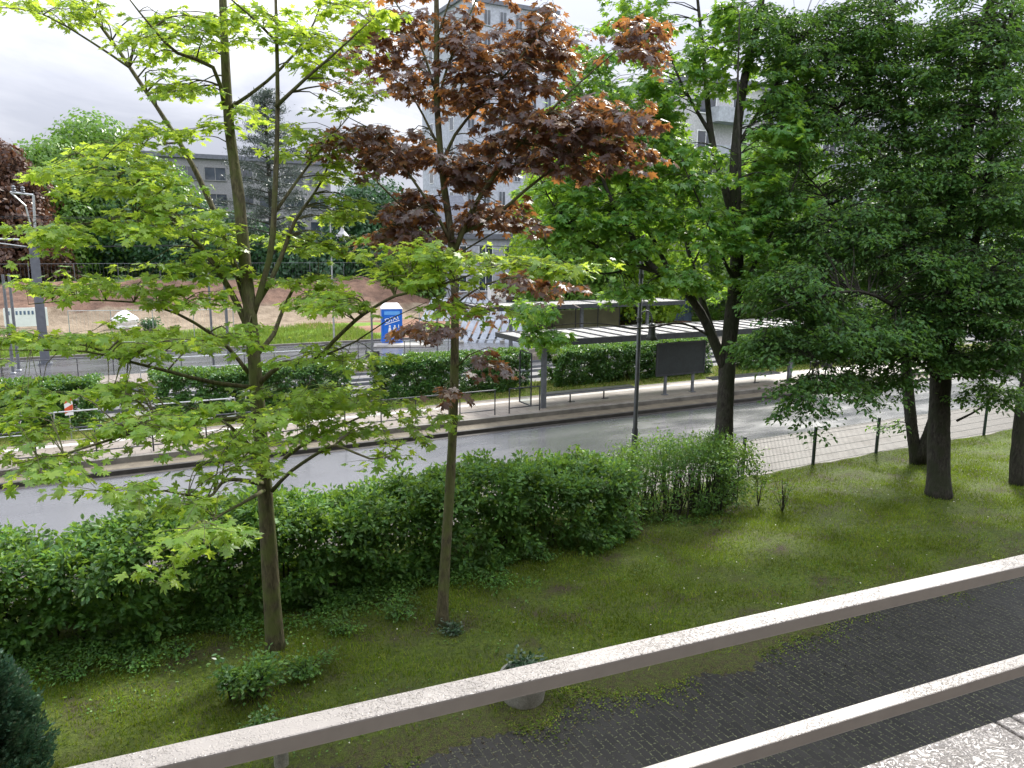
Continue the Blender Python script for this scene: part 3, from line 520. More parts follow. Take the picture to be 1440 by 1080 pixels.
# lawn with a gently uneven surface
xs = np.linspace(-14, 34, 769); ys = np.concatenate([np.linspace(7.0, 8.4, 36), np.linspace(8.45, 14.2, 60)]); X, Y_ = np.meshgrid(xs, ys)
def lawnz(x, y): return .045+.018*np.sin(x*1.9+y)+.014*np.sin(x*.8-y*2.3)+.01*np.sin(x*5.1+2*y)
def edgeY(x): return 7.85+.13*np.sin(x*1.3)+.09*np.sin(x*3.7+1)-.35*np.exp(-((x-6.8)/1.6)**2)+.05*np.sin(x*11+np.sin(x*5)*2)+.04*np.sin(x*23+1)+.03*np.sin(x*41)
Zl = lawnz(X, Y_)*np.clip((Y_-edgeY(X)+.15)/.35, 0, 1)-.012*(Y_ < edgeY(X)-.12)
nx = len(xs); F = np.array([(j*nx+i, j*nx+i+1, (j+1)*nx+i+1, (j+1)*nx+i) for j in range(len(ys)-1) for i in range(nx-1)])
props(link('lawn', npmesh('lawn', np.stack([X, Y_, Zl], -1).reshape(-1, 3), F), 'lawn'), kind='structure')
sheet('driveway', -40, 60, -3, 8.4, 0, 'drive')
sheet('footway', -40, 120, 14.18, 16.9, .02, 'pave_near')
props(MB().box(-40, 120, 16.9, 17.03, -.1, .03).build('near_kerb', 'kerb'), kind='structure')
sheet('road', -40, 120, 17.03, 21.72, -.06, 'asphalt')
sheet('road_gutter', -40, 120, 21.5, 21.72, -.056, 'kerb_dark')
props(MB().box(-40, 120, 21.72, 21.86, -.1, .06).build('far_kerb', 'kerb_dark', bevel=.012), kind='structure')
sheet('kerb_strip', -40, 120, 21.86, 22.5, .045, 'strip')
props(MB().box(-40, 120, 22.5, 22.66, -.1, .2).build('platform_kerb', 'kerb', bevel=.015), kind='structure')
props(MB().box(-40, 120, 22.66, 25.2, -.1, .17).build('platform', 'pave_plat'), kind='structure')
sheet('tactile_strip', -40, 120, 24.55, 24.85, .174, 'white_strip')
props(MB().box(-40, 120, 25.2, 25.28, -.1, .18).build('platform_edging', 'kerb'), kind='structure')
sheet('verge', -40, 120, 25.28, 28.6, .04, 'verge')
sheet('track_bed', -40, 120, 28.6, 34.0, 0, 'gravel_bed')
props(MB().box(-40, 120, 34.0, 36.6, -.1, .22).build('far_platform', 'pave_plat'), kind='structure')
sheet('far_road', -40, 120, 37.2, 44.6, .01, 'asphalt')
props(MB().box(-40, 120, 44.6, 44.75, -.1, .12).build('far_road_kerb', 'kerb'), kind='structure')
props(MB().box(-40, 120, 37.05, 37.2, -.1, .12).build('far_road_near_kerb', 'kerb'), kind='structure')
tr = MB()
for y in (29.6, 31.03, 32.0+.0, 33.43): tr.box(-40, 120, y-.035, y+.035, 0, .12)
props(tr.build('tram_rails', 'steel_grey'), kind='structure')
sheet('earth_yard', 12, 40, 44.9, 56, .03, 'earth')

# grass on the lawn (nobody could count it)
def scatter_grass(n, x0, x1, y0, y1, h, zf, dens=None, wid=1.):
    P = np.stack([rng.uniform(x0, x1, n), rng.uniform(y0, y1, n), np.zeros(n)], -1)
    if dens is not None: P = P[rng.random(len(P)) < dens(P[:, 0], P[:, 1])]
    P[:, 2] = zf(P[:, 0], P[:, 1])-.005; n = len(P)
    D = np.array([0, 0, 1.])+rng.normal(0, .45, (n, 3)); D[:, 2] = np.abs(D[:, 2]); Nn = rng.normal(0, 1, (n, 3))
    return P, D, Nn, h*rng.uniform(.5, 1.5, n)
P1 = scatter_grass(330000, -3, 26, 7.7, 14.1, .06, lawnz, lambda x, y: np.clip((y-edgeY(x)+.02)/.9, 0, 1)**1.5*np.clip(.6+.6*np.sin(x*1.7+np.sin(y*2))*np.sin(y*2.1+.7*x), .12, 1)*np.where(y > 12.3, .6, 1))
tb = (T_BL[0]*np.array([1.9, 1, 1]), T_BL[1]); V, F = leaves(*P1, tb)
props(link('grass', npmesh('grass', V, F), 'grass_blade'), 'short mossy lawn grass covering the bank below the balcony', 'grass', kind='stuff')
# low weeds on lawn
n = 9000; P = np.stack([rng.uniform(-2, 24, n), rng.uniform(8, 13.5, n), np.zeros(n)], -1); k_ = np.sin(P[:, 0]*1.1+2)*np.sin(P[:, 1]*1.9+P[:, 0]*.3) > .15; P = P[k_]; n = len(P); P[:, 2] = lawnz(P[:, 0], P[:, 1])+.02
V, F = leaves(P, rng.normal(0, 1, (n, 3))*[1, 1, .25], np.array([0, 0, 1.])+rng.normal(0, .3, (n, 3)), rng.uniform(.025, .05, n), T_Q)
props(link('clover', npmesh('clover', V, F), 'leaf_hedge'), 'clover and small weeds dotted through the lawn', 'weeds', kind='stuff')
n = 260; P = np.stack([rng.uniform(0, 22, n), rng.uniform(8, 13, n), np.zeros(n)], -1); P[:, 2] = lawnz(P[:, 0], P[:, 1])+.035
V, F = leaves(P, rng.normal(0, 1, (n, 3))*[1, 1, .1], np.array([0, 0, 1.])+rng.normal(0, .2, (n, 3)), rng.uniform(.015, .045, n), T_Q)
props(link('fallen_petals', npmesh('fallen_petals', V, F), 'petal'), 'pale fallen petals and bits scattered on the lawn', 'petals', kind='stuff')
P1 = scatter_grass(26000, -8, 45, 25.35, 28.5, .12, lambda x, y: x*0+.04); V, F = leaves(*P1, tb)
props(link('verge_grass', npmesh('verge_grass', V, F), 'grass_tall'), 'yellow-green verge grass between platform and median hedges', 'grass', kind='stuff')
P1 = scatter_grass(42000, -14, 15, 44.9, 55.5, .26, lambda x, y: x*0, lambda x, y: np.clip((55.5-y)/4+.4*np.sin(x*1.1)*np.sin(y*1.3), 0, 1)); V, F = leaves(*P1, tb)
props(link('meadow_grass', npmesh('meadow_grass', V, F), 'grass_tall'), 'bright meadow grass in front of the bare earth', 'grass', kind='stuff')

n = 30000; P = np.stack([rng.uniform(-2, 20, n), np.zeros(n), np.full(n, .012)], -1); P[:, 1] = edgeY(P[:, 0])-np.abs(rng.normal(0, .3, n))*(.35+.65*(np.sin(P[:, 0]*2.3)*np.sin(P[:, 0]*.9+1) > -.1))+.3
V, F = leaves(P, rng.normal(0, 1, (n, 3))*[1, 1, .35]+[0, 0, .3], np.array([0, 0, 1.])+rng.normal(0, .5, (n, 3)), rng.uniform(.015, .045, n), T_Q)
props(link('moss_tufts', npmesh('moss_tufts', V, F), 'grass_blade'), 'moss and small weeds creeping from the lawn edge onto the paving', 'moss', kind='stuff')
n = 9000; P = np.stack([rng.uniform(0, 20, n), np.zeros(n), np.full(n, .008)], -1); P[:, 1] = edgeY(P[:, 0])-rng.exponential(.28, n)+.2
V, F = leaves(P, rng.normal(0, 1, (n, 3))*[1, 1, .2], np.array([0, 0, 1.])+rng.normal(0, .5, (n, 3)), rng.uniform(.012, .035, n), T_Q)
props(link('soil_crumbs', npmesh('soil_crumbs', V, F), 'crumbs'), 'dark soil crumbs and old leaf litter strewn over the paving edge', 'litter', kind='stuff')
# ---------------------------------------------------------------- hedges and shrubs
def hedge_leaves(x0, x1, y0, y1, h, n, size, und=.12, holes=0., low=.05, T=T_OV, zb=.02, clr=.2, per=46):
    """leaf clumps on the shell of a lumpy hedge; fewer near the ground, ragged shoots on top"""
    m_ = max(20, n//per); u = rng.uniform(x0, x1, m_); d = y1-y0; pr_ = 2*h+d; s_ = rng.uniform(0, pr_, m_)
    hh = h+und*(np.sin(u*1.3)+.6*np.sin(u*3.1+1)+.4*np.sin(u*7.3))*.6
    front = s_ < h; topm = (s_ >= h) & (s_ < h+d); back = ~front & ~topm
    bul = und*(np.sin(u*2.2+2)+np.sin(u*4.7+s_*3)*.7)*.7+rng.normal(0, und*.45, m_)
    y = np.where(front, y0-bul, np.where(topm, y0+(s_-h), y1+bul)); z = np.where(front, s_/h*hh, np.where(topm, hh+np.abs(rng.normal(0, und*.5, m_)), (pr_-s_)/h*hh))
    rc = np.minimum(1, np.minimum(np.abs(y-y0), np.abs(y-y1))/.35); z = np.where(topm, z-.16*(1-rc)**2, z)
    Nn = np.zeros((m_, 3)); Nn[:, 1] = np.where(front, -1, np.where(back, 1, 0)); Nn[:, 2] = np.where(topm, 1, .55)
    C_ = np.stack([u, y, z], -1)-nrm(Nn)*np.minimum(rng.exponential(.07+holes*.2, m_), d*.4)[:, None]
    keep = np.ones(m_, bool)
    if holes:
        q = np.sin(u*2.7+1.3*np.sin(z*5))*np.sin(z*5.5+u*1.4)*np.sin(u*6.1+y*3); keep = (q < 1-holes) & (rng.random(m_) < np.where(topm, 1, .55+.45*z/h)) 
    C_, Nn = C_[keep], Nn[keep]; m_ = len(C_); i = np.repeat(np.arange(m_), per); k = len(i); off = nrm(rng.normal(0, 1, (k, 3)))*(rng.random(k)**.5*clr)[:, None]*[1.2, 1.1, .75]
    P = C_[i]+off; P[:, 2] = np.maximum(P[:, 2], low)+zb; NN = Nn[i]*.7+off*2.2/clr*.3+np.array([0, 0, .55])+rng.normal(0, .4, (k, 3))
    D = off/clr+Nn[i]*.5+rng.normal(0, .5, (k, 3)); D[:, 2] -= .3
    return leaves(P, D, NN, size*rng.uniform(.55, 1.25, k), T)
def hedge(name, label, cat, x0, x1, y0, y1, h, n, size, mat, group=None, stems=0, **k_):
    t = thing(name, ((x0+x1)/2, (y0+y1)/2, 0), label, cat, group); inv = Matrix.Translation((-(x0+x1)/2, -(y0+y1)/2, 0))
    V, F = hedge_leaves(x0, x1, y0, y1, h, n, size, **k_); o = link('foliage', npmesh('foliage', V, F), mat, t); o.matrix_parent_inverse = inv
    b = MB()
    for i in range(stems or int((x1-x0)*3)):
        x_ = random.uniform(x0+.1, x1-.1); y_ = random.uniform(y0+.3*(y1-y0), y1-.3*(y1-y0)); p = [x_, y_, -.05]; pts = [tuple(p)]
        for q in range(4): p = [p[0]+random.uniform(-.13, .13), p[1]+random.uniform(-.13, .13), p[2]+h*.22]; pts.append(tuple(p))
        b.tube(pts, [.022, .018, .013, .009, .005], 5, False)
    o = b.build('stems', 'bark_dark', t); o.matrix_parent_inverse = inv; return t
hedge('hedge', 'long dense green hedge running across the lawn below the road', 'hedge', -7, 9.2, 12.0, 13.6, 1.5, 120000, .108, 'leaf_hedge', holes=.42, und=.2, stems=110)
hedge('shrub', 'looser end of the front hedge with thin stems showing, left of the dark maple trunk', 'shrub', 9.2, 12.9, 12.3, 13.6, 1.42, 19000, .07, 'leaf_hedge', holes=.62, und=.25, stems=60, per=30)
n = 5200; P = np.stack([rng.uniform(9.4, 12.6, n), rng.uniform(12.2, 13.5, n), 1.25+np.abs(rng.normal(0, .2, n))], -1)
t = thing('shrub', (10.8, 12.9, 0), 'pale green pointed shoots rising above the hedge top by the lamp post', 'shrub')
V, F = leaves(P, np.array([0, 0, 1.])+rng.normal(0, .5, (n, 3)), rng.normal(0, 1, (n, 3)), rng.uniform(.05, .1, n), T_ND); o = link('foliage', npmesh('foliage', V, F), 'leaf_hedge_far', t); o.matrix_parent_inverse = Matrix.Translation((-10.8, -12.9, 0))
b = MB()
for i in range(60): x_, y_ = random.uniform(9.5, 12.5), random.uniform(12.3, 13.4); b.tube([(x_, y_, .1), (x_+random.uniform(-.1, .1), y_, .8), (x_+random.uniform(-.2, .2), y_, random.uniform(1.3, 1.65))], [.012, .008, .003], 4, False)
o = b.build('stems', 'bark_dark', t); o.matrix_parent_inverse = Matrix.Translation((-10.8, -12.9, 0))
# ragged ground cover at the hedge foot: individual plants
def bushlet(name, label, cat, c, r, h, n, size, mat, T=T_OV, stems=8, group=None):
    t = thing(name, c, label, cat, group); b = MB(); tips = []
    for i in range(stems):
        a = random.uniform(0, 6.28); q = random.uniform(.2, 1); e_ = (math.cos(a)*r*q, math.sin(a)*r*q, h*random.uniform(.5, 1)); b.tube([(0, 0, -.03), (e_[0]*.5, e_[1]*.5, e_[2]*.6), e_], [.008, .006, .003], 5, False); tips.append(e_)
    b.build('stems', 'bark_dark', t); tips = np.array(tips); i = rng.integers(0, len(tips), n); s_ = rng.uniform(.35, 1.05, n)[:, None]
    P = tips[i]*s_; P[:, 2] = tips[i][:, 2]*(s_[:, 0]**.8); P += rng.normal(0, .22, (n, 3))*[r, r, h*.5]; P[:, 2] = np.maximum(P[:, 2], .03)
    D = nrm(P*[1, 1, .2])+rng.normal(0, .5, (n, 3)); D[:, 2] -= .2
    V, F = leaves(P, D, np.array([0, 0, 1.])+rng.normal(0, .4, (n, 3)), size*rng.uniform(.6, 1.2, n), T); link('leaves', npmesh('leaves', V, F), mat, t); return t
def gp(x, y): p = G(x, y); return (float(p[0]), float(p[1]), float(lawnz(p[0], p[1])))
bushlet('ground_shrub', 'leafy low shrub on the lawn at the foot of the yellow-green maple', 'shrub', gp(360, 985), .42, .5, 900, .075, 'leaf_hedge', stems=16)
bushlet('ground_shrub', 'tall pale-leaved sprig left of the maple foot', 'shrub', gp(325, 990), .16, .55, 200, .085, 'leaf_hedge_far', stems=7)
bushlet('ground_shrub', 'spreading low greenery right of the yellow-green maple trunk', 'shrub', gp(430, 955), .4, .3, 600, .06, 'leaf_hedge', stems=12)
bushlet('ivy_clump', 'small ivy clump wrapped round the base of the bronze maple trunk', 'ivy', gp(636, 892), .2, .16, 260, .05, 'leaf_ivy')
bushlet('ground_shrub', 'bright green clump just above the handrail near its left end', 'shrub', gp(370, 1030), .26, .2, 420, .06, 'leaf_hedge_far')
bushlet('sapling', 'thin leafy sapling against the first green fence post', 'sapling', gp(1066, 712), .34, 1.15, 190, .085, 'leaf_hedge', stems=7)
bushlet('sapling', 'bare thin-stemmed sapling standing alone on the lawn right of the maple trunk', 'sapling', gp(1100, 722), .3, .95, 120, .07, 'leaf_hedge', stems=11)
for i, (px, py) in enumerate([(480, 905), (560, 885), (700, 835), (760, 805), (860, 768), (250, 935), (180, 955), (110, 965), (930, 750), (980, 738)]):
    bushlet('hedge_foot_plant', ['dark leafy plant at the hedge foot between the two young maples', 'dark leafy plant at the hedge foot just left of the bronze maple', 'low plant at the hedge foot first right of the bronze maple', 'low plant at the hedge foot second right of the bronze maple', 'low plant at the hedge foot under the lamp post side', 'low plant at the hedge foot left of the yellow-green maple', 'low plant at the shaded hedge foot well left of the maple', 'low plant beside the blue-green conifer', 'sparse plant below the loose hedge end', 'sparse plant nearest the dark maple trunk'][i], 'plant', gp(px, py-14), .34, .2, 240, .055, 'leaf_hedge', group='plants at the hedge foot')
n = 17000; P = np.stack([rng.uniform(-3, 6.5, n), 12.25-np.abs(rng.normal(0, .55, n)), np.zeros(n)], -1); q = np.sin(P[:, 0]*2.3)*np.sin(P[:, 1]*3.1+P[:, 0]); P = P[(q > -.25) | (P[:, 1] > 11.9)]; n = len(P); P[:, 2] = lawnz(P[:, 0], P[:, 1])+rng.uniform(.02, .2, n)
V, F = leaves(P, rng.normal(0, 1, (n, 3))*[1, 1, .3], np.array([0, 0, 1.])+rng.normal(0, .35, (n, 3)), rng.uniform(.03, .07, n), T_OV)
props(link('ground_cover', npmesh('ground_cover', V, F), 'leaf_hedge'), 'leafy ground cover spilling from the shaded hedge foot onto the lawn', 'ground cover', kind='stuff')
# blue-green conifer, bottom left
def conifer_shrub():
    t = thing('conifer_shrub', (-1.66, 9.45, 0), 'dense blue-green conifer shrub in the bottom left corner', 'shrub'); n = 42000
    mc = 420; per = n//mc; tt = np.linspace(0, .98, mc)**.8; z = 1.5*tt; a = np.arange(mc)*2.39996; rr = .62*np.sqrt(np.clip(1-tt**1.6, 0, 1))*rng.uniform(.62, 1.16, mc)
    C_ = np.stack([rr*np.cos(a), rr*np.sin(a), z], -1); ax = nrm(np.stack([np.cos(a)*.8, np.sin(a)*.8, np.full(mc, .9)], -1)); i = np.repeat(np.arange(mc), per); n = len(i)
    t_ = rng.random(n); sp_ = nrm(rng.normal(0, 1, (n, 3))); P = C_[i]+ax[i]*((t_-.6)*.3)[:, None]+sp_*(.085*(1-.6*t_))[:, None]; D = ax[i]*1.1+sp_*.7
    V, F = leaves(P, D, rng.normal(0, 1, (n, 3)), rng.uniform(.035, .07, n), T_Q); link('foliage', npmesh('foliage', V, F), 'needle_blue', t)
    MB().tube([(0, 0, -.05), (0, 0, .8), (.02, 0, 1.4)], [.05, .03, .01], 7).build('trunk', 'bark_dark', t)
conifer_shrub()
# median hedges
for x0, x1, l_ in [(-9, -.4, 'clipped median hedge furthest left behind the lime foliage'), (1.2, 7.6, 'clipped median hedge second from the left'), (8.8, 12.2, 'short clipped median hedge left of the bronze maple trunk'), (12.5, 15.1, 'short clipped median hedge right of the bronze maple trunk'), (16.4, 24.8, 'long clipped median hedge behind the shelter bench and dark board'), (26.6, 44, 'clipped median hedge furthest right behind the dark tree')]:
    hedge('median_hedge', l_, 'hedge', x0, x1, 27.1, 28.4, 1.55, int((x1-x0)*7500), .1, 'leaf_hedge_far', 'clipped hedges along the tram track', und=.05, clr=.12)

# ---------------------------------------------------------------- background trees
def far_tree(name, label, x, y, h, r, n, size, mat, z0=0., group='trees behind the building site', lowf=.0, lumps=24):
    t = thing(name, (x, y, z0), label, 'tree', group); rl = np.random.default_rng(int(abs(x*13+y*7)))
    b = MB().tube([(0, 0, -.3), (.1, 0, h*.3), (0, .1, h*.6), (.1, 0, h*.85)], [r*.07, r*.055, r*.035, .05], 9)
    cs = []
    for i in range(lumps):
        a = i*2.4+rl.uniform(-.4, .4); q = (i+.5)/lumps; zz = h*(lowf+.1+(.8-lowf)*q); w_ = r*math.sqrt(max(.08, 1-abs(2*(q-.35))**2.2*.75)); rr = w_*.62*rl.uniform(.5, 1.1)
        c = np.array([math.cos(a)*rr, math.sin(a)*rr, zz]); R_ = r*rl.uniform(.34, .52); cs.append((c, R_)); b.tube([(0, 0, zz*.6), tuple(c*[.5, .5, 1]*[1, 1, .88]), tuple(c)], [.09, .05, .02], 5, False)
    b.build('trunk', 'bark_dark', t)
    i = rng.integers(0, lumps, n); C_ = np.array([c[0] for c in cs])[i]; R_ = np.array([c[1] for c in cs])[i]; u = nrm(rng.normal(0, 1, (n, 3))); rad = R_*(1-.35*rng.random(n)**1.6)*(1+.22*np.sin(u[:, 0]*7+i)*np.sin(u[:, 2]*9+u[:, 1]*5))
    P = C_+u*rad[:, None]*[1, 1, .78]; D = np.cross(u, rng.normal(0, 1, (n, 3)))+u*.3; D[:, 2] -= .3
    V, F = leaves(P, D, u+rng.normal(0, .5, (n, 3)), size*rng.uniform(.6, 1.3, n), T_Q); link('crown', npmesh('crown', V, F), mat, t)
def pix(x, y, d): p = PD(x, y, d); return float(p[0]), float(p[1]), float(p[2])
for (nm, l_, px, ptop, d, r, mat, n, z0) in [
    ('beech_tree', 'purple copper beech at the far left edge', -8, 200, 60, 5.0, 'leaf_beech', 15000, 2.), ('lime_tree', 'highest fresh green tree right of the copper beech', 130, 168, 70, 6.4, 'leaf_far_a', 14000, 2.3), ('lime_tree', 'fresh green tree directly beside the copper beech', 62, 200, 66, 5.5, 'leaf_far_a', 11000, 2.3), ('lime_tree', 'green tree covering the left end of the grey flats', 205, 235, 72, 5.6, 'leaf_far_a', 11000, 2.3), ('broadleaf_tree', 'dense dark tree low down right behind the bank, left of the maple stem', 275, 320, 71, 4.6, 'leaf_far_b', 6000, 2.3),
    ('broadleaf_tree', 'dark green tree beyond the earth bank, left of the grey flats', 168, 235, 70, 6.2, 'leaf_far_b', 9000, 2.3), ('broadleaf_tree', 'mid green tree hiding the lower floors of the grey flats', 255, 290, 72, 6, 'leaf_far_b', 8000, 2.3),
    ('broadleaf_tree', 'dark bushy tree behind the yellow-green maple stem', 330, 318, 74, 5.5, 'leaf_far_b', 6500, 2.3), ('broadleaf_tree', 'low dark tree between the pale street lamp and the maple', 430, 345, 72, 5, 'leaf_far_b', 6000, 2.),
    ('broadleaf_tree', 'blue-green tree standing right of the pale street lamp', 520, 262, 74, 6.4, 'leaf_far_b', 9000, 1.), ('broadleaf_tree', 'leafy crown above the portable toilet seen behind bronze foliage', 590, 330, 70, 4, 'leaf_far_a', 5000, 0.),
    ('lime_tree', 'fresh green street tree behind the shelter, left of the dark lamp', 800, 300, 50, 3.6, 'leaf_far_a', 6500, 0.), ('lime_tree', 'sunlit tree seen through the gaps of the green maple', 900, 170, 54, 5.6, 'leaf_far_backlit', 13000, 0.),
    ('lime_tree', 'light green tree behind the dark maple trunk', 1090, 190, 58, 6.5, 'leaf_far_a', 12000, 0.), ('lime_tree', 'leafy street tree between bronze maple and green maple, far side of the tracks', 790, 210, 56, 4.5, 'leaf_far_backlit', 9000, 0.), ('broadleaf_tree', 'dark tree far right behind the hornbeam', 1280, 250, 62, 7, 'leaf_far_b', 9000, 0.), ('broadleaf_tree', 'dark tree at the far right edge beyond the road', 1420, 240, 70, 8, 'leaf_far_b', 9000, 0.)]:
    x, y, z = pix(px, ptop, d); far_tree(nm, l_, x, y, z-z0, r, int(n*2.1), .4, M[mat], z0, group='background trees')
# scots pine
def pine(px, ptop, d, z0, h_label):
    x, y, z = pix(px, ptop, d); h = z-z0; t = thing('pine_tree', (x, y, z0), h_label, 'tree', 'background trees'); b = MB().tube([(0, 0, -.3), (.15, 0, h*.4), (0, .1, h*.75), (0, 0, h*.98)], [.35, .26, .15, .04], 9); P = []; 
    for i in range(46):
        q = (i+1)/46; zz = h*(.22+.77*q); a = i*2.4; l_ = (4.6*(1-q)**.7+.5)*random.uniform(.6, 1.1); e_ = np.array([math.cos(a)*l_, math.sin(a)*l_, zz+.12*l_]); b.tube([(0, 0, zz), tuple(e_*[.5, .5, 1]), tuple(e_)], [.08, .05, .015], 5, False)
        k_ = 520; s_ = rng.uniform(.3, 1.05, k_)[:, None]; q_ = np.array([0, 0, zz])+(e_-[0, 0, zz])*s_+rng.normal(0, .3, (k_, 3))*[1.3, 1.3, .55]; P.append(q_)
    P = np.vstack(P); n = len(P); b.build('trunk', 'bark_dark', t); V, F = leaves(P, rng.normal(0, 1, (n, 3))+[0, 0, .3], rng.normal(0, 1, (n, 3)), rng.uniform(.18, .36, n), T_ND); link('crown', npmesh('crown', V, F), 'leaf_pine', t)
pine(372, 128, 68, 2.3, 'grey-green pine rising behind the twin stems of the yellow-green maple')

# ---------------------------------------------------------------- buildings
def block(name, label, x0, x1, y0, y1, h, mat, floors, bays, z0=0, win=(1.5, 1.4), balcony=False, roofm='slate', side=True, group=None, base=1.0, rz=0, frm='white'):
    t = thing(name, (x0, y0, z0), label, 'building', group, rz); W, Dp = x1-x0, y1-y0
    MB().box(0, W, 0, Dp, -.5, h).build('wall', mat, t); MB().box(-.3, W+.3, -.3, Dp+.3, h, h+.45).build('roof', roofm, t)
    fh = (h-base)/floors
    for f in range(floors):
        for k_ in range(bays):
            cx = (k_+.5)*W/bays; zb = base+f*fh+.35*fh*.6
            fr = MB(); a, bb, c, d = cx-win[0]/2, cx+win[0]/2, zb, zb+win[1]
            fr.box(a-.07, a, -.06, .02, c, d).box(bb, bb+.07, -.06, .02, c, d).box(a-.07, bb+.07, -.06, .02, d, d+.07).box(a-.12, bb+.12, -.12, .02, c-.08, c).box(cx-.03, cx+.03, -.05, .02, c, d)
            o = fr.build('window', frm, t); MB().box(a, bb, -.025, .01, c, d).build('pane', 'window', o)
        if balcony:
            for k_ in range(0, bays, 2):
                cx = (k_+1)*W/bays; z_ = base+f*fh
                MB().box(cx-1.7, cx+1.7, -1.3, -.003, z_-.15, z_).box(cx-1.7, cx+1.7, -1.3, -1.22, z_, z_+1.0).box(cx-1.7, cx-1.64, -1.22, -.003, z_, z_+1.0).box(cx+1.64, cx+1.7, -1.22, -.003, z_, z_+1.0).build('balcony', 'wall_tower', t)
        if side:
            for k_ in range(max(1, int(Dp/5))):
                cy = (k_+.5)*Dp/max(1, int(Dp/5)); zb = base+f*fh+.35*fh*.6
                o = MB().box(-.06, .02, cy-.65, cy+.65, zb, zb+.07).box(-.06, .02, cy-.65, cy+.65, zb+win[1]-.07, zb+win[1]).box(-.06, .02, cy-.65, cy-.58, zb+.068, zb+win[1]-.068).box(-.06, .02, cy+.58, cy+.65, zb+.068, zb+win[1]-.068).build('window', 'white', t); MB().box(-.03, .01, cy-.575, cy+.575, zb+.07, zb+win[1]-.07).build('pane', 'window', o)
    return t
block('apartment_block', 'grey flat-roofed flats on the rise, seen behind the yellow-green maple', 4.5, 24, 91, 103, 12.1, 'wall_grey', 4, 7, z0=2.3, win=(2.1, 1.3), base=1, frm='wall_grey')
block('apartment_tower', 'tall pale blue-grey tower block behind the bronze maple trunk', 38.5, 51, 86, 99, 33, 'wall_tower', 11, 6, win=(.8, 1.6), frm='wall_tower')
block('apartment_block', 'long pale apartment building with balconies behind the dark forked maple', 42, 92, 50, 64, 18.6, 'wall_pale', 6, 14, win=(1.7, 1.5), balcony=True)
block('low_building', 'low pale blue-grey building beyond the leaning sheets', 27, 40, 64, 72, 6.2, 'wall_tower', 2, 5, win=(1.3, 1.4))
block('apartment_block', 'beige building with plain gable seen behind the dark lamp head', 36, 47, 56, 66, 12.5, 'wall_beige', 4, 3, win=(1.1, 1.3))
def gable():
    x, y, _ = pix(548, 300, 84); t = thing('gabled_house', (x, y, 1.0), 'grey house with a slate roof peeking out left of the bronze leaves', 'building')
    MB().box(0, 10, 0, 8, -.5, 6.5).build('wall', 'wall_grey', t); MB().add([(-.4, -.4, 6.5), (10.4, -.4, 6.5), (10.4, 8.4, 6.5), (-.4, 8.4, 6.5), (-.4, 4, 10.3), (10.4, 4, 10.3)], [(0, 1, 5, 4), (2, 3, 4, 5), (0, 4, 3), (1, 2, 5), (0, 3, 2, 1)]).build('roof', 'slate', t)
    for x_ in (1.5, 4.4, 7.3):
        for z_ in (1, 3.9): o = MB().box(x_, x_+1.3, -.06, .01, z_, z_+1.4).build('window', 'white', t); MB().box(x_+.08, x_+1.22, -.08, -.055, z_+.08, z_+1.32).build('pane', 'window', o)
gable()

# ---------------------------------------------------------------- balcony, right in front of the camera
EA = math.atan2(-.082, .9966)
bt = thing('balcony_railing', (0, 0, CAMH), 'cream painted metal balcony railing wet with raindrops', 'railing', rz=EA)
MB().box(-1.6, 4.2, 1.02, 1.066, -.716, -.69).build('handrail', 'rail_paint', bt, bevel=.003)
MB().box(-1.6, 4.2, 1.018, 1.054, -.966, -.938).build('middle_rail', 'rail_paint', bt, bevel=.003)
for x_ in (-1.45, 4.05): MB().box(x_-.02, x_+.02, 1.022, 1.052, -1.3, -.7165).build('post', 'rail_paint', bt)
ht = thing('apartment_house', (0, 0, 0), 'house whose wet pinkish balcony slab shows in the bottom right corner', 'house', rz=EA)
MB().box(-26, 44, -12, -1.6, -.5, 14).build('wall', 'wall_house', ht); MB().box(-26.4, 44.4, -12.4, -1.2, 14, 14.5).build('roof', 'slate', ht)  # wall and roof out of view, added to block light on the rail front
lt = MB().box(-2, 4.6, -1.6, 1.15, CAMH-1.42, CAMH-1.252).build('balcony', 'joint', ht)
for x0, x1 in ((-2, -.4), (-.39, 1.2), (1.21, 1.845), (1.855, 1.905), (1.915, 3.3), (3.31, 4.6)):
    MB().box(x0, x1, .6, 1.155, CAMH-1.25, CAMH-1.2).build('coping_slab', 'ledge', lt, bevel=.004)
MB().box(-2, 4.6, -1.59, .59, CAMH-1.25, CAMH-1.205).build('floor_slab', 'concrete', lt)
MB().box(-.6, .9, -1.62, -1.59, CAMH-1.2, CAMH+.9).build('balcony_door', 'window', ht)
# ---------------------------------------------------------------- planter and stub
pc = G(742, 990); pt = thing('planter', (float(pc[0]), float(pc[1])+.12, .0), 'round concrete planter standing at the lawn edge behind the handrail', 'planter')
MB().lathe([(0, 0), (.24, 0), (.275, .03), (.315, .3), (.32, .33), (.32, .38), (.285, .38), (.275, .33), (0, .3)], n=36).build('pot', 'pot', pt, smooth=False)
MB().lathe([(0, .335), (.276, .33)], n=24).build('soil', 'lawn', pt)
iv = bushlet('ivy_plant', 'glossy dark ivy growing in the round concrete planter', 'plant', (float(pc[0]), float(pc[1])+.12, .34), .27, .26, 560, .075, 'leaf_ivy', stems=12)
sp = G(396, 1078); st = MB().lathe([(0, .0), (.085, 0), (.08, .3), (.07, .34), (0, .35)], n=14).build('stone_stub', 'moss_stone'); st.location = (float(sp[0]), float(sp[1]), .02)
props(st, 'short pale stone stub under the handrail, lower left', 'post')

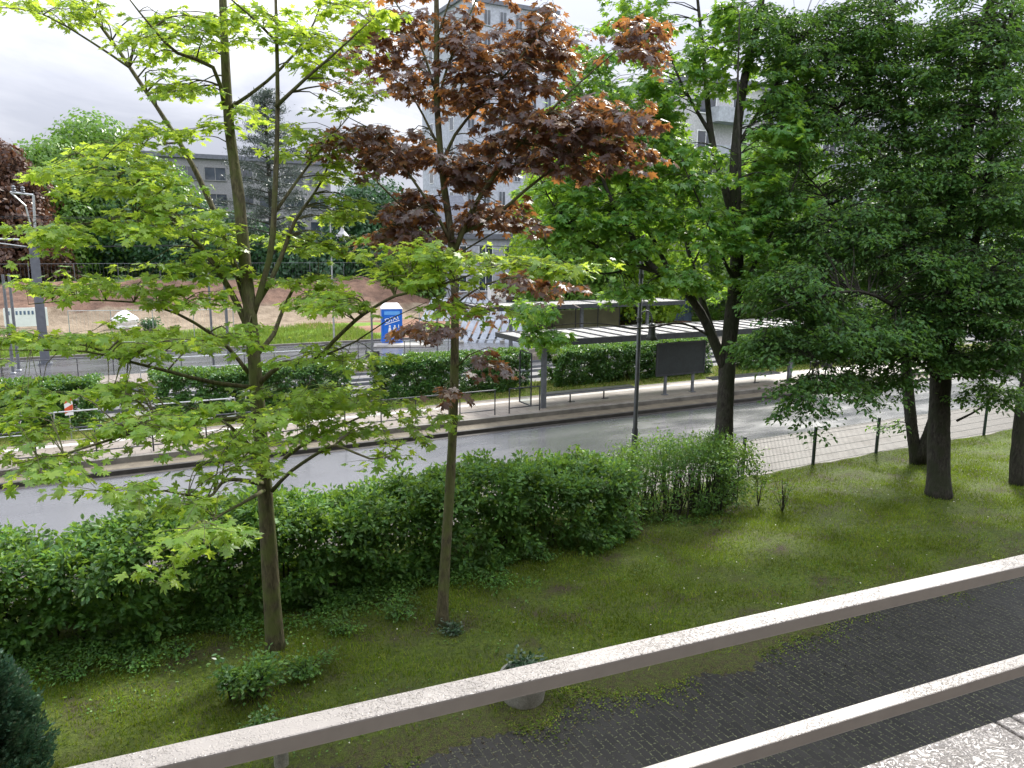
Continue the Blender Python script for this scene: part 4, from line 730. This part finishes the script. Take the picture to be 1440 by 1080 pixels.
# ---------------------------------------------------------------- mesh fence
ft = thing('mesh_fence', (14.2, 14.12, 0), 'low dark green wire mesh fence between lawn and footway', 'fence')
fx = [-8.7+2.58*i for i in range(15)]
off = 14.2-fx[9]; fx = [x-14.2+off+.0 for x in fx]      # local positions: one post exactly at the maple
for i, x_ in enumerate(fx):
    MB().box(x_-.035, x_+.035, -.03, .03, -.05, 1.14).build('post', 'fence_green', ft, bevel=.004)
    if i < len(fx)-1:
        b = MB(); x1 = fx[i+1]
        q = x_+.04
        while q < x1-.03: b.box(q-.0028, q+.0028, .031, .0365, .06, 1.03); q += .05
        for z_ in np.arange(.1, 1.04, .2): b.box(x_, x1, .0375, .044, z_-.004, z_+.004)
        b.box(x_, x1, .0375, .046, 1.02, 1.032); b.build('mesh_panel', 'fence_green', ft)

# ---------------------------------------------------------------- guard railings
def railing(label, x0, x1, y, n, mat='steel_dark', z0=.17, h=.86, low=.18, bars=False, group='guard railings of the tram stop', r=.022):
    t = thing('guard_railing', (x0, y, z0), label, 'railing', group); W = x1-x0
    MB().tube([(0, 0, h), (W, 0, h)], r, 8).build('top_rail', mat, t)
    MB().tube([(0, 0, low), (W, 0, low)], r*.8, 8).build('lower_rail', mat, t)
    for i in range(n): q = W*i/(n-1); MB().tube([(q, 0, -.05), (q, 0, h-.003)], r, 8).build('post', mat, t)
    if bars:
        b = MB(); q = .12
        while q < W: b.tube([(q, 0, low), (q, 0, h)], .006, 4); q += .12
        b.build('infill_bars', mat, t)
    return t
railing('dark guard railing along the platform front, left half of the photo', -6.1, 5.02, 22.95, 9)
railing('dark guard railing panel left of the bronze maple trunk', 5.1, 9.75, 22.95, 5)
railing('dark guard railing panel right of the bronze maple trunk', 10.15, 11.45, 22.95, 2)
railing('short dark guard railing panel beside the shelter post', 12.0, 13.2, 22.95, 2)
railing('long barred guard railing right of the shelter, behind the dark tree', 26.6, 44.0, 22.95, 14, bars=True)
railing('pale galvanised handrail in front of the leftmost median hedge', -6.6, 3.4, 25.5, 5, 'galv', .04, .94, .35)
railing('thin dark railing beside the far road, left part', -8, 10.8, 36.75, 15, z0=0., h=1.0, r=.018)
railing('thin dark railing beside the far road, left of the toilet', 11.2, 13.2, 36.75, 2, z0=0., h=1.0, r=.018)
railing('thin dark railing beside the far road, below the toilet', 13.5, 15.6, 36.75, 2, z0=0., h=1.0, r=.018)
railing('pale handrail on the far platform behind the second hedge', 1, 9, 34.15, 7, 'galv', .22, .95, .5)

# ---------------------------------------------------------------- tram stop shelters
def shelter(name, label, x0, x1, y0, y1, z, posts, py, group='tram stop shelters', zb=.17, rib=.78):
    t = thing(name, (x0, y0, zb), label, 'shelter', group); W, Dp = x1-x0, y1-y0; z -= zb
    MB().box(.04, W-.04, .04, Dp-.04, z-.02, z+.02).build('roof', 'roof_white', t)
    MB().box(-.02, W+.02, -.03, .04, z-.17, z+.05).build('fascia', 'steel_dark', t); MB().box(-.02, W+.02, Dp-.04, Dp+.03, z-.1, z+.05).build('fascia', 'steel_dark', t)
    MB().box(-.03, .04, .04, Dp-.04, z-.12, z+.05).build('fascia', 'steel_dark', t); MB().box(W-.04, W+.03, .04, Dp-.04, z-.12, z+.05).build('fascia', 'steel_dark', t)
    q = .75
    while q < W-.3: MB().box(q-.032, q+.032, .04, Dp-.04, z+.02, z+.06).build('roof_rib', 'steel_dark', t); q += rib
    for x_ in posts: MB().box(x_-x0-.09, x_-x0+.09, py-y0-.06, py-y0+.06, -.1, z-.17).build('post', 'steel_grey', t, bevel=.008); MB().box(x_-x0-.04, x_-x0+.04, .1, Dp-.1, z-.12, z-.022).build('beam', 'steel_dark', t)
    return t
sh = shelter('tram_shelter', 'near tram shelter with long flat wet roof and dark ribs', 12.85, 27.4, 22.85, 25.7, 2.6, (13.5, 25.65), 23.2)
o = MB(); 
for a, b_ in (((-.0, .2), (.0, 2.0)),): pass
fr = MB().box(.14, .18, .36, .40, .1, 2.0).box(.14, .18, 1.2, 1.24, .1, 2.0).box(.14, .18, .40, 1.2, .1, .14).box(.14, .18, .40, 1.2, 1.96, 2.0).build('windscreen', 'steel_dark', sh); MB().box(.155, .165, .40, 1.2, .14, 1.96).build('pane', 'glass', fr)
shelter('tram_shelter', 'far tram shelter roof across the tracks, partly hidden by leaves', 16.4, 29, 34.1, 36.5, 2.75, (18.3, 22.6, 27), 34.9, zb=.22, rib=3.1)
shelter('tram_shelter', 'distant tram shelter roof far right behind the dark foliage', 40, 52, 22.85, 25.7, 2.6, (41, 51), 23.2)
def bench(label, x0, x1):
    t = thing('bench', (x0, 23.7, .17), label, 'bench', 'benches in the near shelter'); W = x1-x0
    MB().box(0, W, -.2, .18, .36, .42).build('seat', 'wood_dark', t, bevel=.015); MB().tube([(0, -.22, .37), (W, -.22, .37)], .03, 8).build('seat_rail', 'steel_grey', t)
    for q in (.3, .68): 
        MB().tube([(W*q, 0, .36), (W*q, 0, .02)], .028, 8).cbox(W*q+.06, 0, .01, .26, .1, .02).build('leg', 'steel_dark', t)
bench('long low bench beside the left post of the near shelter', 13.75, 17.7)
bench('long low bench by the right post of the near shelter', 21.6, 25.4)
nb = thing('notice_board', (18.55, 23.3, .17), 'large dark notice board on two legs seen from behind', 'board')
MB().box(0, 2.35, -.05, .05, .78, 2.03).build('panel', 'board_back', nb, bevel=.015)
MB().box(-.03, 2.38, -.065, -.051, .75, .81).box(-.03, 2.38, -.065, -.051, 2.0, 2.06).box(-.03, .03, -.065, -.051, .81, 2.0).box(2.32, 2.38, -.065, -.051, .81, 2.0).build('frame', 'steel_dark', nb)
for x_ in (.48, 1.85): MB().box(x_-.05, x_+.05, -.04, .04, -.05, .775).cbox(x_, 0, .01, .2, .2, .03).build('leg', 'steel_grey', nb)
bn = thing('litter_bin', (28.1, 23.4, .17), 'dark litter bin on a post behind the low hanging branches', 'bin')
MB().lathe([(0, .45), (.19, .45), (.22, .5), (.22, 1.02), (.19, 1.08), (0, 1.1)], n=20).build('body', 'steel_dark', bn); MB().tube([(0, 0, -.03), (0, 0, .448)], .035, 8).build('post', 'steel_dark', bn)
# olive advertising wall at the far platform
ow = thing('hoarding', (20.2, 36.45, .22), 'olive-green panel wall under the far shelter roof', 'hoarding')
for i in range(4): MB().box(i*1.5+.03, i*1.5+1.47, 0, .06, .25, 2.05).build('panel', 'olive', ow)
for i in range(5): MB().box(i*1.5-.03, i*1.5+.03, -.01, .07, -.05, 2.1).build('post', 'steel_dark', ow)

# ---------------------------------------------------------------- lamps
def bellprof(s_): return [(.0, .42*s_), (.05*s_, .42*s_), (.085*s_, .38*s_), (.09*s_, .2*s_), (.115*s_, .1*s_), (.165*s_, 0.), (.15*s_, -.005), (.0, .02)]
lp = thing('street_lamp', (12.36, 16.3, 0), 'tall dark street lamp post behind the hedge with two hanging bell lamps', 'lamp')
MB().tube([(0, 0, -.05), (0, 0, 1.05), (0, 0, 1.1), (0, 0, 6.25)], [.085, .08, .06, .05], 14).build('pole', 'lamp_dark', lp, smooth=True)
MB().tube([(0, 0, 3.95), (0, 0, 4.06)], .075, 14).tube([(0, 0, 5.1), (0, 0, 5.2)], .07, 14).build('collar', 'lamp_dark', lp)
al = np.array([_r0[0], _r0[1], 0.])   # arms stick out along the street-side axis
def arm(side, z, reach, rise, sc, mat):
    a = [tuple(al*side*reach*(1-math.cos(t))/2+np.array([0, 0, z+rise*math.sin(t)])) for t in np.linspace(0, math.pi, 9)]
    o = MB().tube(a, .02, 8).build('arm', mat, lp, smooth=True); e_ = a[-1]; 
    h_ = MB().lathe(bellprof(sc), (e_[0], e_[1], e_[2]-.42*sc-.03), 22).tube([e_, (e_[0], e_[1], e_[2]-.06)], .022, 8).build('lamp_head', 'lamp_dark', lp, smooth=True)
arm(1, 3.95, .34, .3, 1.05, 'steel_grey'); arm(-1, 6.0, .36, .3, 1.2, 'lamp_dark')
def pale_lamp():
    p = G(471, 512); z = float(PD(471, 335, float((p-CAM)@FW))[2]); t = thing('street_lamp', tuple(map(float, p)), 'pale grey bell-shaped lamp on a thin pole by the far road', 'lamp')
    MB().tube([(0, 0, -.05), (0, 0, z+.6)], [.05, .035], 10).build('pole', 'galv', t); a = [(.0+al[0]*.28*(1-math.cos(u)), al[1]*.28*(1-math.cos(u)), z+.6+.55*math.sin(u)) for u in np.linspace(0, math.pi, 9)]
    MB().tube(a, .025, 8).build('arm', 'lamp_grey', t); MB().lathe([(0, .5), (.05, .5), (.08, .3), (.16, .2), (.3, .04), (.34, 0), (.3, -.005), (0, .03)], (a[-1][0], a[-1][1], z+.08), 22).build('lamp_head', 'lamp_grey', t, smooth=True)
pale_lamp()
# ---------------------------------------------------------------- catenary mast, poles, wires
mx_, my_ = -2.81, 42.67
ms = thing('catenary_mast', (mx_, my_, 0), 'heavy grey tram catenary mast near the left edge', 'mast')
b = MB().box(-.19, .19, -.17, -.13, 0, 6.1).box(-.19, .19, .13, .17, 0, 6.1).box(-.025, .025, -.13, .13, 0, 6.1); b.build('column', 'mast', ms)
MB().cbox(0, 0, .03, .6, .6, .06).build('base_plate', 'steel_grey', ms)
MB().tube([(.12, 0, 6.1), (.2, 0, 7.9)], .055, 8).tube([(.2, 0, 7.9), (-.7, 0, 8.0)], .05, 8).tube([(-.7, 0, 8.0), (-.15, 0, 7.4), (0, 0, 6.3)], .035, 8).build('top_bracket', 'galv', ms)
MB().tube([(0, 0, 5.85), (-3.4, -.8, 5.95)], .045, 8).tube([(0, 0, 5.5), (-2.6, -.6, 5.9)], .025, 8).build('cantilever_arm', 'galv', ms)
MB().lathe([(0, 0), (.09, .02), (.05, .06), (.1, .1), (.05, .15), (.1, .2), (0, .26)], (-.55, 0, 8.05), 12).build('insulator', 'steel_grey', ms); MB().lathe([(0, 0), (.09, .02), (.05, .06), (.1, .1), (.05, .15), (.1, .2), (0, .26)], (-.2, 0, 8.02), 12).build('insulator', 'steel_grey', ms)
def pole(px, pyb, pyt, r, label, mat='steel_grey', box=None, group='poles beside the tram track'):
    p = G(px, pyb); d = float((p-CAM)@FW); zt = float(PD(px, pyt, d)[2]); t = thing('pole', tuple(map(float, p)), label, 'pole', group)
    MB().tube([(0, 0, -.05), (0, 0, zt)], [r, r*.8], 10).build('shaft', mat, t); MB().lathe([(0, 0), (r*1.9, 0), (r*1.9, .05), (r*1.1, .1), (0, .1)], n=12).build('foot', mat, t)
    if box: MB().cbox(0, 0, box/2, .62, .4, box).build('control_box', 'steel_dark', t, bevel=.02)
    return t
pole(301, 520, 378, .06, 'thin grey pole left of the yellow-green maple stem, left of a pair')
pole(323, 524, 392, .075, 'slightly thicker grey pole next to the maple stem, right of a pair')
pole(524, 510, 432, .06, 'grey pole with a dark control box at its foot left of the toilet', 'steel_grey', .6)
pole(615, 500, 425, .05, 'thin dark pole just left of the bronze maple trunk')
pole(19, 526, 385, .07, 'pale pole at the far left edge, left one of two')
pole(27, 522, 384, .07, 'pale pole at the far left edge, right one of two')
w_ = MB()
for z_, dy in ((5.6, 0), (6.6, .3)):
    for y_ in (30.3, 32.7):
        pts = [(x__, y_+dy, z_+.35*(((x__-10) % 40-20)/20)**2) for x__ in np.linspace(-30, 110, 57)]; w_.tube(pts, .012, 4, False)
props(w_.build('overhead_wires', 'steel_dark'), 'thin overhead tram wires crossing the left background', 'wires')

# ---------------------------------------------------------------- building site
def text_mesh(s_, size, ext=.01):
    c = bpy.data.curves.new('t', 'FONT'); c.body = s_; c.size = size; c.extrude = ext; c.align_x = 'CENTER'; c.align_y = 'CENTER'; o = bpy.data.objects.new('t', c); COL.objects.link(o)
    bpy.context.view_layer.update(); me = bpy.data.meshes.new_from_object(o.evaluated_get(bpy.context.evaluated_depsgraph_get())); bpy.data.objects.remove(o); return me
def toilet():
    p = G(551, 483); az = math.atan2(-p[1], -p[0])+math.pi/2; t = thing('portable_toilet', tuple(map(float, p)), 'bright blue portable toilet cabin with white figures on its door', 'toilet', rz=az+math.radians(4))
    t.scale = (1.02, 1.02, 1.03)
    MB().box(-.58, .58, -.56, .56, .12, 2.02).build('body', 'blue_plastic', t, bevel=.03); MB().box(-.6, -.3, -.6, .6, 0, .12).box(.3, .6, -.6, .6, 0, .12).box(-.6, .6, -.58, .58, .08, .14).build('skid_base', 'blue_plastic', t)
    MB().add([(-.62, -.6, 2.02), (.62, -.6, 2.02), (.62, .6, 2.02), (-.62, .6, 2.02), (-.4, -.38, 2.3), (.4, -.38, 2.3), (.4, .38, 2.3), (-.4, .38, 2.3)], [(0, 1, 5, 4), (1, 2, 6, 5), (2, 3, 7, 6), (3, 0, 4, 7), (4, 5, 6, 7), (0, 3, 2, 1)]).build('roof', 'white', t, bevel=.02)
    d = MB().box(-.46, .46, -.6, -.561, .2, 1.95).build('door', 'blue_plastic', t, bevel=.01)
    MB().box(-.44, .44, -.606, -.601, 1.7, 1.9).build('vent_strip', 'blue_light', d); MB().box(.34, .38, -.64, -.601, .95, 1.15).build('handle', 'white', d)
    me = text_mesh('DIXI', .36); o = link('lettering', me, 'white', d); o.location = (-.02, -.612, 1.44); o.rotation_euler = (math.pi/2, math.radians(-17), 0); o.scale = (1.15, 1, 1)
    MB().add([(-.42, -.612, 1.12), (.42, -.612, 1.37), (.42, -.612, 1.41), (-.42, -.612, 1.16), (-.42, -.605, 1.12), (.42, -.605, 1.37), (.42, -.605, 1.41), (-.42, -.605, 1.16)], [(0, 1, 2, 3), (4, 7, 6, 5), (0, 4, 5, 1), (1, 5, 6, 2), (2, 6, 7, 3), (3, 7, 4, 0)]).build('underline', 'white', d)
    for s_, wd in ((-.14, 1), (.14, 0)):
        g = MB(); n = 12; g.add([(s_+.055*math.cos(2*math.pi*i/n), -.612, 1.12-.055+.055*math.sin(2*math.pi*i/n)) for i in range(n)], [tuple(range(n))])
        if wd: g.add([(s_-.05, -.612, .99), (s_+.05, -.612, .99), (s_+.1, -.612, .72), (s_-.1, -.612, .72)], [(0, 1, 2, 3)])
        else: g.add([(s_-.09, -.612, .99), (s_+.09, -.612, .99), (s_+.07, -.612, .72), (s_-.07, -.612, .72)], [(0, 1, 2, 3)])
        g.add([(s_-.05, -.612, .72), (s_-.01, -.612, .72), (s_-.01, -.612, .5), (s_-.04, -.612, .5)], [(0, 1, 2, 3)]); g.add([(s_+.01, -.612, .72), (s_+.05, -.612, .72), (s_+.04, -.612, .5), (s_+.01, -.612, .5)], [(0, 1, 2, 3)])
        g.build('figure_sign', 'white', d)
    MB().box(-.4, .4, -.606, -.601, .38, .42).box(-.4, .4, -.606, -.601, .26, .285).build('stripe', 'white', d)
toilet()
p = G(560, 487); b = MB().box(-1.6, 1.6, -.9, .7, 0, .05).box(-1.4, 1.9, -.75, .5, .052, .09); o = b.build('pallet_boards', 'concrete'); o.location = (float(p[0])+.3, float(p[1])+.2, .025); o.rotation_euler = (0, 0, -.35); props(o, 'pale flat boards lying under the blue toilet', 'boards')
def sheets(label, px, py, W, H_, n, ang, rz):
    p = G(px, py); t = thing('formwork_stack', tuple(map(float, p)), label, 'sheets', 'leaning sheets on the building site', rz)
    for i in range(n):
        x_ = i*W/n; w__ = W/n*.72; s_, c_ = math.sin(ang), math.cos(ang)
        MB().add([(x_+H_*.5*0, 0, 0), (x_+w__, 0, 0), (x_+w__+H_*.35, H_*c_, H_*s_), (x_+H_*.35, H_*c_, H_*s_), (x_, .06, -.02), (x_+w__, .06, -.02), (x_+w__+H_*.35, H_*c_+.06, H_*s_-.02), (x_+H_*.35, H_*c_+.06, H_*s_-.02)], [(0, 1, 2, 3), (4, 7, 6, 5), (0, 4, 5, 1), (1, 5, 6, 2), (2, 6, 7, 3), (3, 7, 4, 0)]).build('sheet', 'sheet_grey', t)
    MB().box(-.2, W+.6, H_*math.cos(ang)*.9, H_*math.cos(ang)*.9+.12, -.02, .1).build('prop_beam', 'steel_dark', t)
sheets('grey metal sheets leaning in a row right of the bronze maple trunk', 636, 482, 4.6, 2.9, 9, .72, math.radians(-24))
sheets('row of grey leaning sheets behind the toilet, further away', 590, 452, 6, 2.6, 13, .7, math.radians(-24))
def cabin(label, px, pyb, W, Dp, H_, mat, d=None, lift=0., rz=math.radians(-20)):
    p = G(px, pyb); t = thing('site_container', (float(p[0]), float(p[1]), lift), label, 'container', 'containers on the building site', rz)
    MB().box(0, W, 0, Dp, 0, H_).build('body', mat, t, bevel=.03); b = MB(); q = .15
    while q < W-.1: b.box(q, q+.09, -.03, -.001, .15, H_-.15); q += .22
    b.build('corrugation', mat, t)
    for x_ in (W*.22, W*.68): o = MB().box(x_, x_+.9, -.07, -.031, 1.0, 1.95).build('window', 'white', t); MB().box(x_+.07, x_+.83, -.085, -.071, 1.07, 1.88).build('pane', 'window', o)
cabin('dark blue site container behind the far shelter roof', 850, 452, 7, 2.5, 2.7, 'blue_grey'); cabin('white and blue site cabin beyond the leaning sheets', 690, 452, 5, 2.5, 2.6, 'white'); cabin('dark blue site container behind the green maple fork', 960, 440, 6, 2.5, 2.7, 'blue_grey'); cabin('pale blue site cabin under the low building', 745, 447, 5, 2.5, 2.6, 'blue_light')
# fence panels on the bank crest
ct = thing('site_fence', (-20, 68.5, 2.35), 'thin wire site fence along the crest of the earth bank', 'fence')
for i in range(17):
    x_ = i*3.0; MB().tube([(x_, 0, -.1), (x_, 0, 1.7)], .03, 6).build('post', 'steel_grey', ct)
    if i < 16:
        b = MB().tube([(x_, 0, 1.65), (x_+3, 0, 1.65)], .014, 5).tube([(x_, 0, .1), (x_+3, 0, .1)], .014, 5)
        for q in np.arange(.25, 3, .25): b.tube([(x_+q, 0, .1), (x_+q, 0, 1.65)], .005, 3, False)
        b.build('mesh_panel', 'steel_grey', ct)
def site_fence(label, px0, px1, py, n):
    a, c = G(px0, py), G(px1, py-4); L_ = float(np.linalg.norm(c-a)); t = thing('site_fence', tuple(map(float, a)), label, 'fence', 'wire panels on the building site', math.atan2(c[1]-a[1], c[0]-a[0]))
    for i in range(n+1):
        x_ = L_*i/n; MB().tube([(x_, 0, 0), (x_, 0, 2.0)], .025, 6).build('post', 'galv', t); MB().cbox(x_, 0, .07, .25, .7, .14).build('foot_block', 'concrete', t)
        if i < n:
            b = MB().tube([(x_, 0, 1.98), (x_+L_/n, 0, 1.98)], .02, 5).tube([(x_, 0, .2), (x_+L_/n, 0, .2)], .02, 5)
            for q in np.arange(.2, L_/n, .2): b.tube([(x_+q, 0, .2), (x_+q, 0, 1.98)], .005, 3, False)
            b.build('mesh_panel', 'galv', t)
site_fence('wire fence panels on the meadow left of the maple stem', 100, 330, 487, 4); site_fence('wire fence panels around the toilet', 590, 760, 484, 3)
# odds and ends
p = G(176, 462); V = nrm(rng.normal(0, 1, (60, 3))); b = MB(); import bmesh
bm = bmesh.new(); bmesh.ops.create_icosphere(bm, subdivisions=3, radius=.8)
for v in bm.verts: v.co *= 1+.16*math.sin(v.co.x*6+1)*math.sin(v.co.y*5)+.1*math.sin(v.co.z*9); v.co.z = max(v.co.z*.85, -.45)
me = bpy.data.meshes.new('sack'); bm.to_mesh(me); bm.free(); o = link('bulk_bag', me, 'white'); o.location = (float(p[0]), float(p[1]), .45); props(o, 'white lumpy bulk bag sitting on the meadow edge', 'bag')
bushlet('wild_shrub', 'small round green shrub right of the white bulk bag', 'shrub', tuple(map(float, G(213, 468))), .8, 1.1, 900, .16, 'leaf_far_b', T_Q)
bd = thing('site_board', tuple(map(float, G(40, 478))), 'white information board with a row of dark marks left of the mast', 'sign')
MB().box(-1.1, 1.1, -.03, .03, .8, 1.9).build('panel', 'white', bd); g = MB()
for i in range(9): g.box(-.9+i*.2, -.9+i*.2+.11, -.04, -.031, 1.5, 1.72)
g.build('lettering', 'blue_grey', bd)
for x_ in (-.9, .9): MB().box(x_-.04, x_+.04, -.02, .06, -.05, .8).build('leg', 'galv', bd)
p = G(104, 600); sg = thing('warning_flag', (float(p[0]), 25.9, .04), 'narrow red and white striped marker on a stick in front of the left hedge', 'sign')
MB().tube([(0, 0, -.05), (0, 0, .75)], .018, 6).build('stick', 'galv', sg)
zz = float(PY(101, 552, 25.9)[2]); 
MB().box(-.11, .11, -.02, .02, .75, 1.32).build('blade', 'white', sg)
MB().add([(-.11, -.026, .8), (.11, -.026, .92), (.11, -.026, 1.08), (-.11, -.026, .96)], [(0, 1, 2, 3)]).add([(-.11, -.026, 1.1), (.11, -.026, 1.2), (.11, -.026, 1.32), (-.11, -.026, 1.26)], [(0, 1, 2, 3)]).build('stripe', 'orange', sg)
ws = thing('white_sign', tuple(map(float, G(10, 452))), 'narrow upright white sign at the far left edge beside the two pale poles', 'sign')
MB().box(-.28, .28, -.02, .02, .6, 2.0).build('panel', 'white', ws); MB().box(-.04, .04, .021, .06, -.05, 1.9).build('post', 'galv', ws); MB().box(-.1, .1, -.027, -.021, 1.5, 1.75).box(-.1, .1, -.027, -.021, 1.1, 1.2).box(-.1, .1, -.027, -.021, .85, .95).build('lettering', 'steel_dark', ws)
